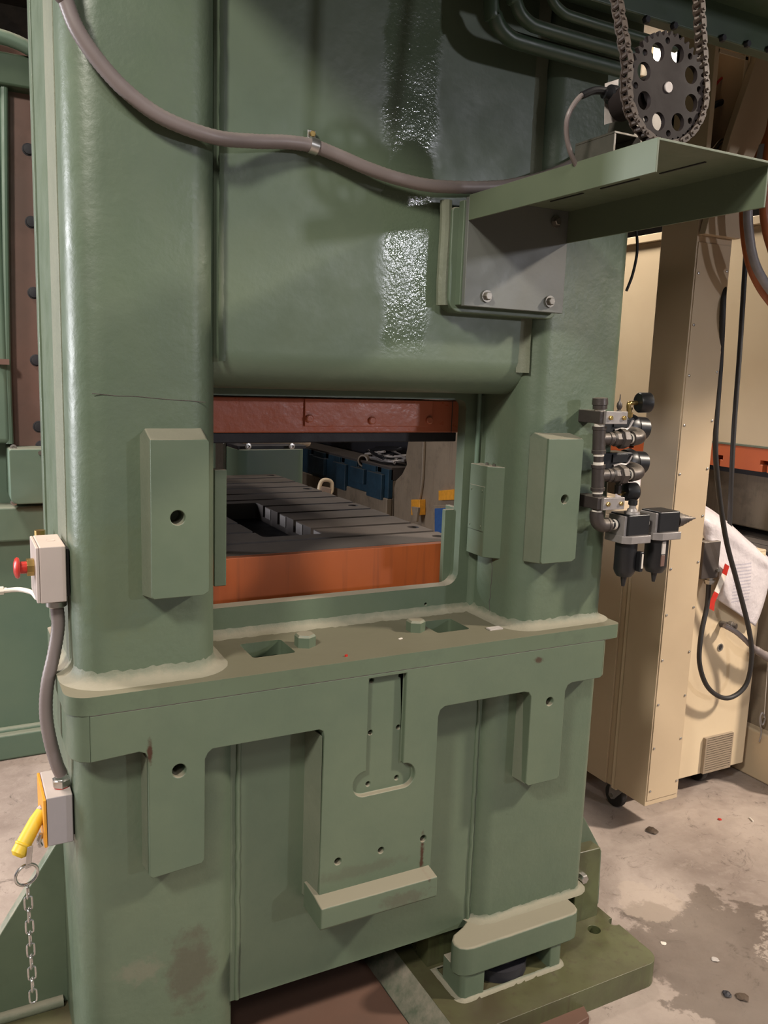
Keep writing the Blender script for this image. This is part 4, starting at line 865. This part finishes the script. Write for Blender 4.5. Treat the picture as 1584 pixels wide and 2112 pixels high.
# ================================================================ SECOND PRESS, RIGHT BACKGROUND
BX = 3.0
p2 = thing('beige_press', (3.4, 3.2, 0), 'beige press with an orange slide edge behind the control cabinet', 'press')
MB().box(BX, BX+1.0, 1.9, 4.15, 1.300, 2.20).build('slide_panel', 'beige2', p2, .004)
MB().box(BX-.02, BX+1.0, 1.9, 4.15, 2.20, 2.235).build('top_trim', 'beige2', p2, .003)
MB().box(BX-.003, BX+1.0, 1.88, 4.17, 1.293, 1.303).build('weld_lip', 'weld', p2, .002)
st = MB().box(BX+.0, BX+.9, 1.9, 4.15, 1.195, 1.294).build('slide_edge', 'ornge2', p2, .002)
cm = MB()
for y in (2.10, 2.34, 2.58, 3.12, 3.6, 4.0): cm.box(BX-.1, BX+.1, y-.011, y+.011, 1.19, 1.225); cm.box(BX-.1, BX+.1, y-.024, y+.024, 1.225, 1.243)
cut(st, cm)
MB().box(BX+.05, BX+1.0, 1.9, 4.15, 1.17, 1.196).build('die_plate', 'black_iron', p2)
MB().box(BX+.12, BX+.8, 1.9, 4.15, .93, 1.17).build('die_block', 'beige3', p2, .01)
bb = MB().box(BX-.12, BX+1.2, 1.9, 4.15, .78, .90).build('bolster', 'iron', p2, .003)
for k in range(7): cut(bb, MB().box(BX-.02+k*.1, BX-.006+k*.1, 1.6, 4.2, .87, .92))
MB().box(BX-.16, BX+1.0, 1.9, 4.15, .0, .78).build('bed', 'beige3', p2, .01)
MB().box(BX-.20, BX+1.0, 1.88, 4.15, .0, .20).build('plinth', 'beige', p2, .01)
bgx = 2.55
rg = thing('work_rag', (2.35, 2.3, CT), 'crumpled white paper on the cabinet top behind the pressure gauges', 'rag')
rows2 = [((1272, 990, 2.55), (1300, 985, 2.55), (1338, 990, 2.55)), ((1270, 1015, 2.50), (1300, 1010, 2.46), (1338, 1018, 2.50)), ((1268, 1048, 2.45), (1300, 1045, 2.40), (1340, 1050, 2.45))]
ro_ = surf(rows2, 5, .002).build('paper', 'bag', rg, smooth=80); s_ = ro_.modifiers.new('s', 'SOLIDIFY'); s_.thickness = .002

# ================================================================ THROUGH THE WINDOW: old cream press and blue bed
p3 = thing('cream_press', (3.3, 5.4, 0), 'old cream press with a curved upright edge, seen at right through the window', 'press')
UX = 3.0
def ux(px, py): p = PX(px, py, UX); return (p.y, p.z)
pf = [ux(842, 860), ux(842, 905), ux(836, 940), ux(838, 958), ux(828, 978), ux(816, 990), ux(812, 1006), ux(811, 1110), (4.3, ux(811, 1110)[1]), (4.3, ux(842, 860)[1])]
MB().prism(pf, 'yz', UX, UX+.5).build('upright', 'beige3', p3, .012, 3)
MB().tube([(UX-.01, ux(876, 890)[0], 1.6), (UX-.01, ux(876, 950)[0], ux(876, 950)[1]), (UX-.01, ux(873, 1000)[0], ux(873, 1000)[1]), (UX-.01, ux(868, 1030)[0], ux(868, 1030)[1])], .012, 8).build('conduit', 'beige3', p3)
ob = MB().prism([ux(860, 1030), ux(878, 1030), ux(878, 1062), ux(860, 1062)], 'yz', UX-.05, UX).build('outlet_box', 'oryel', p3, .004)
MB().prism([ux(866, 1044), ux(880, 1046), ux(876, 1075), ux(870, 1075)], 'yz', UX-.07, UX-.05).build('plug', 'beige3', ob, .003)
MB().prism([ux(912, 1012), ux(954, 1008), ux(954, 1030), ux(912, 1032)], 'yz', UX-.03, UX-.001).build('scale_plate', 'oryel', p3, .002)
MB().prism([ux(903, 1042), ux(960, 1040), ux(960, 1110), ux(903, 1110)], 'yz', UX-.04, UX-.001).build('panel_frame', 'beige3', p3, .003)
MB().prism([ux(909, 1048), ux(960, 1046), ux(960, 1110), ux(909, 1110)], 'yz', UX-.05, UX-.035).build('blue_panel', 'blue2', p3, .003)
# blue bed rail running away
p4 = thing('blue_press_bed', (3.0, 7.0, 0), 'worn blue slotted press bed running away beyond the brown slotted bolster', 'press bed')
def u4(px, py): p = PX(px, py, UX+.0); return p
z_t = .835
MB().box(UX, UX+1.2, 5.62, 9.2, z_t-.10, z_t).build('bed_top', 'iron', p4, .004)
bl = MB().box(UX-.02, UX+.02, 5.62, 9.2, z_t-.24, z_t-.015).build('bed_side', 'blue', p4, .004)
cm = MB()
for k in range(11): cm.box(UX-.05, UX+.0, 5.75+k*.34, 5.85+k*.34, z_t-.06, z_t+.01)
cut(bl, cm)
for k, (y, h) in enumerate(((5.68, .20), (6.0, .12), (6.35, .22), (6.8, .15), (7.4, .24), (8.0, .15))):
    MB().box(UX-.05, UX-.02, y, y+.26, z_t-.06-h, z_t-.06).build('bracket', 'blue', p4, .006)
MB().box(UX+.02, UX+1.2, 5.62, 9.2, 0, z_t-.10).build('bed_base', 'beige3', p4, .01)
MB().box(UX-.03, UX+.02, 5.62, 9.2, 0, z_t-.24).build('bed_skirt', 'beige3', p4, .01)
MB().box(UX+.25, UX+1.1, 5.66, 9.2, z_t+.0, z_t+.55).build('die_stack', 'black_iron', p4, .02)
jr = thing('scrap_pile', (3.1, 5.95, z_t), 'shiny clear plastic and wire heaped on the end of the blue bed', 'scrap')
for k in range(9):
    pts = [Vector((3.12+random.uniform(-.1, .12), 5.95+random.uniform(-.28, .28), z_t+.02+abs(random.gauss(0, .04)))) for _ in range(6)]
    MB().tube(pts, random.choice((.006, .010, .014)), 8, sub=6).build('strand', random.choice(('alu', 'black', 'tagp')), jr)
jw = thing('pipe_roll', PX(767, 945, 3.1), 'short pale pipe end lying on the blue bed beside the scrap', 'pipe')
pc = PX(767, 948, 3.12); MB().lathe(pc, (-1, -.6, 0), [(0, .05), (.14, .05), (.141, .038), (.02, .036)], 18).build('pipe_body', 'beige3', jw)
# folding chair
cy0 = 4.65; pcx = PY(672, 1005, cy0)
fc = thing('folding_chair', (pcx.x, cy0, 0), 'tan folding chair whose back shows over the bolster edge', 'chair')
def cp2(px, py, Y=cy0): p = PY(px, py, Y); return Vector(p)
arch = [cp2(655, 1040), cp2(658, 1008), cp2(664, 992), cp2(676, 990), cp2(684, 996), cp2(684, 1012), cp2(680, 1045)]
MB().tube([Vector((arch[0].x-.06, cy0, .05))]+arch+[Vector((arch[-1].x+.02, cy0, .05))], .012, 10).build('frame', 'beige2', fc)
bp_ = [cp2(660, 1002), cp2(682, 1006), cp2(681, 1022), cp2(657, 1018)]
MB().prism([(v.x, v.z) for v in bp_], 'xz', cy0-.015, cy0+.015).build('backrest', 'vinyl', fc, .008)
MB().box(pcx.x-.20, pcx.x+.20, cy0-.40, cy0, .43, .46).build('seat', 'vinyl', fc, .01)
for dx in (-.19, .19):
    MB().tube([(pcx.x+dx, cy0-.02, .62), (pcx.x+dx, cy0-.38, .02)], .011, 8, sub=1).build('leg', 'beige2', fc)
# blue column at far left of the window
p5 = thing('blue_upright', (1.9, 8.0, 0), 'bright blue machine post at the left end of the window view', 'machine')
pb = PY(458, 905, 6.5); MB().box(pb.x-.25, pb.x+.03, 6.5, 6.8, 0, 2.2).build('post', 'blue2', p5, .01)
MB().box(pb.x-.25, pb.x+.12, 6.3, 6.5, 0, PY(460, 950, 6.3).z).build('white_box', 'beige2', p5, .01)

# ================================================================ FLOOR PLATES AND LITTER
rp = MB().prism([(.53, 1.40), (.915, 1.40), (.915, 2.35), (.53, 2.35)], 'xy', 0, .022).build('floor_plate', 'redfl', None, .003)
tag(rp, 'red-brown steel plate on the floor under the press bed', 'plate')
rp = MB().prism([(.95, 1.30), (1.325, 1.355), (1.345, 1.41), (.95, 1.41)], 'xy', 0, .022).build('floor_plate', 'redfl', None, .003)
tag(rp, 'rusty steel plate on the floor in front of the right foot', 'plate')
def lump(nm, px, py, r, mat, lab, cat='debris', flat=.5, grp=None):
    p = PZ(px, py, 0); bm = bmesh.new(); bmesh.ops.create_icosphere(bm, subdivisions=2, radius=r)
    for v in bm.verts: v.co = Vector((v.co.x*random.uniform(.7, 1.3), v.co.y*random.uniform(.7, 1.3), v.co.z*flat*random.uniform(.6, 1.2)+r*flat*.6))
    me = bpy.data.meshes.new(nm); bm.to_mesh(me); bm.free(); me.materials.append(M[mat]); o = bpy.data.objects.new(nm, me); COL.objects.link(o); o.location = (p.x, p.y, 0); tag(o, lab, cat, grp); return o
lump('oily_clump', 1345, 1715, .020, 'chain', 'dark oily clump on the floor near the cabinet caster', flat=.35)
lump('oily_clump', 1500, 2052, .011, 'black_iron', 'small black clump on the damp floor patch, low right')
lump('oily_clump', 1530, 2058, .015, 'chain', 'grey-brown clump right of the small black one, low right', flat=.3)
lump('plastic_scrap', 1484, 1691, .007, 'red', 'tiny red plastic scrap on the concrete', 'scrap')
lump('paper_scrap', 1368, 1946, .008, 'ptfe', 'white scrap on the damp floor beside the foot plate', 'scrap', .2)
lump('paper_scrap', 1322, 2031, .008, 'ptfe', 'pale scrap at the corner of the right foot plate', 'scrap', .3)
lump('paper_scrap', 1475, 1980, .010, 'tagp', 'crumpled pale scrap out on the damp floor', 'scrap', .25)
o = MB().cyl(PZ(1550, 1690, .003)-Vector((.006, .012, 0)), PZ(1550, 1690, .003)+Vector((.004, .012, 0)), .0028, 8).build('cigarette_end', 'ptfe'); tag(o, 'white cigarette end on the floor near the right edge', 'cigarette')
p = PZ(714, 1354, LT); o = MB().obox((p.x, p.y, LT+.002), (1, .3, 0), (-.3, 1, 0), (0, 0, 1), .0028, .002, .002).build('plastic_scrap', 'red'); tag(o, 'tiny red scrap lying on the bed ledge', 'scrap')
p = PZ(826, 1318, LT); o = MB().obox((p.x, p.y, LT+.001), (1, .3, 0), (-.3, 1, 0), (0, 0, 1), .005, .002, .001).build('metal_chip', 'ptfe'); tag(o, 'pale chip lying on the bed ledge between the bolts', 'scrap')
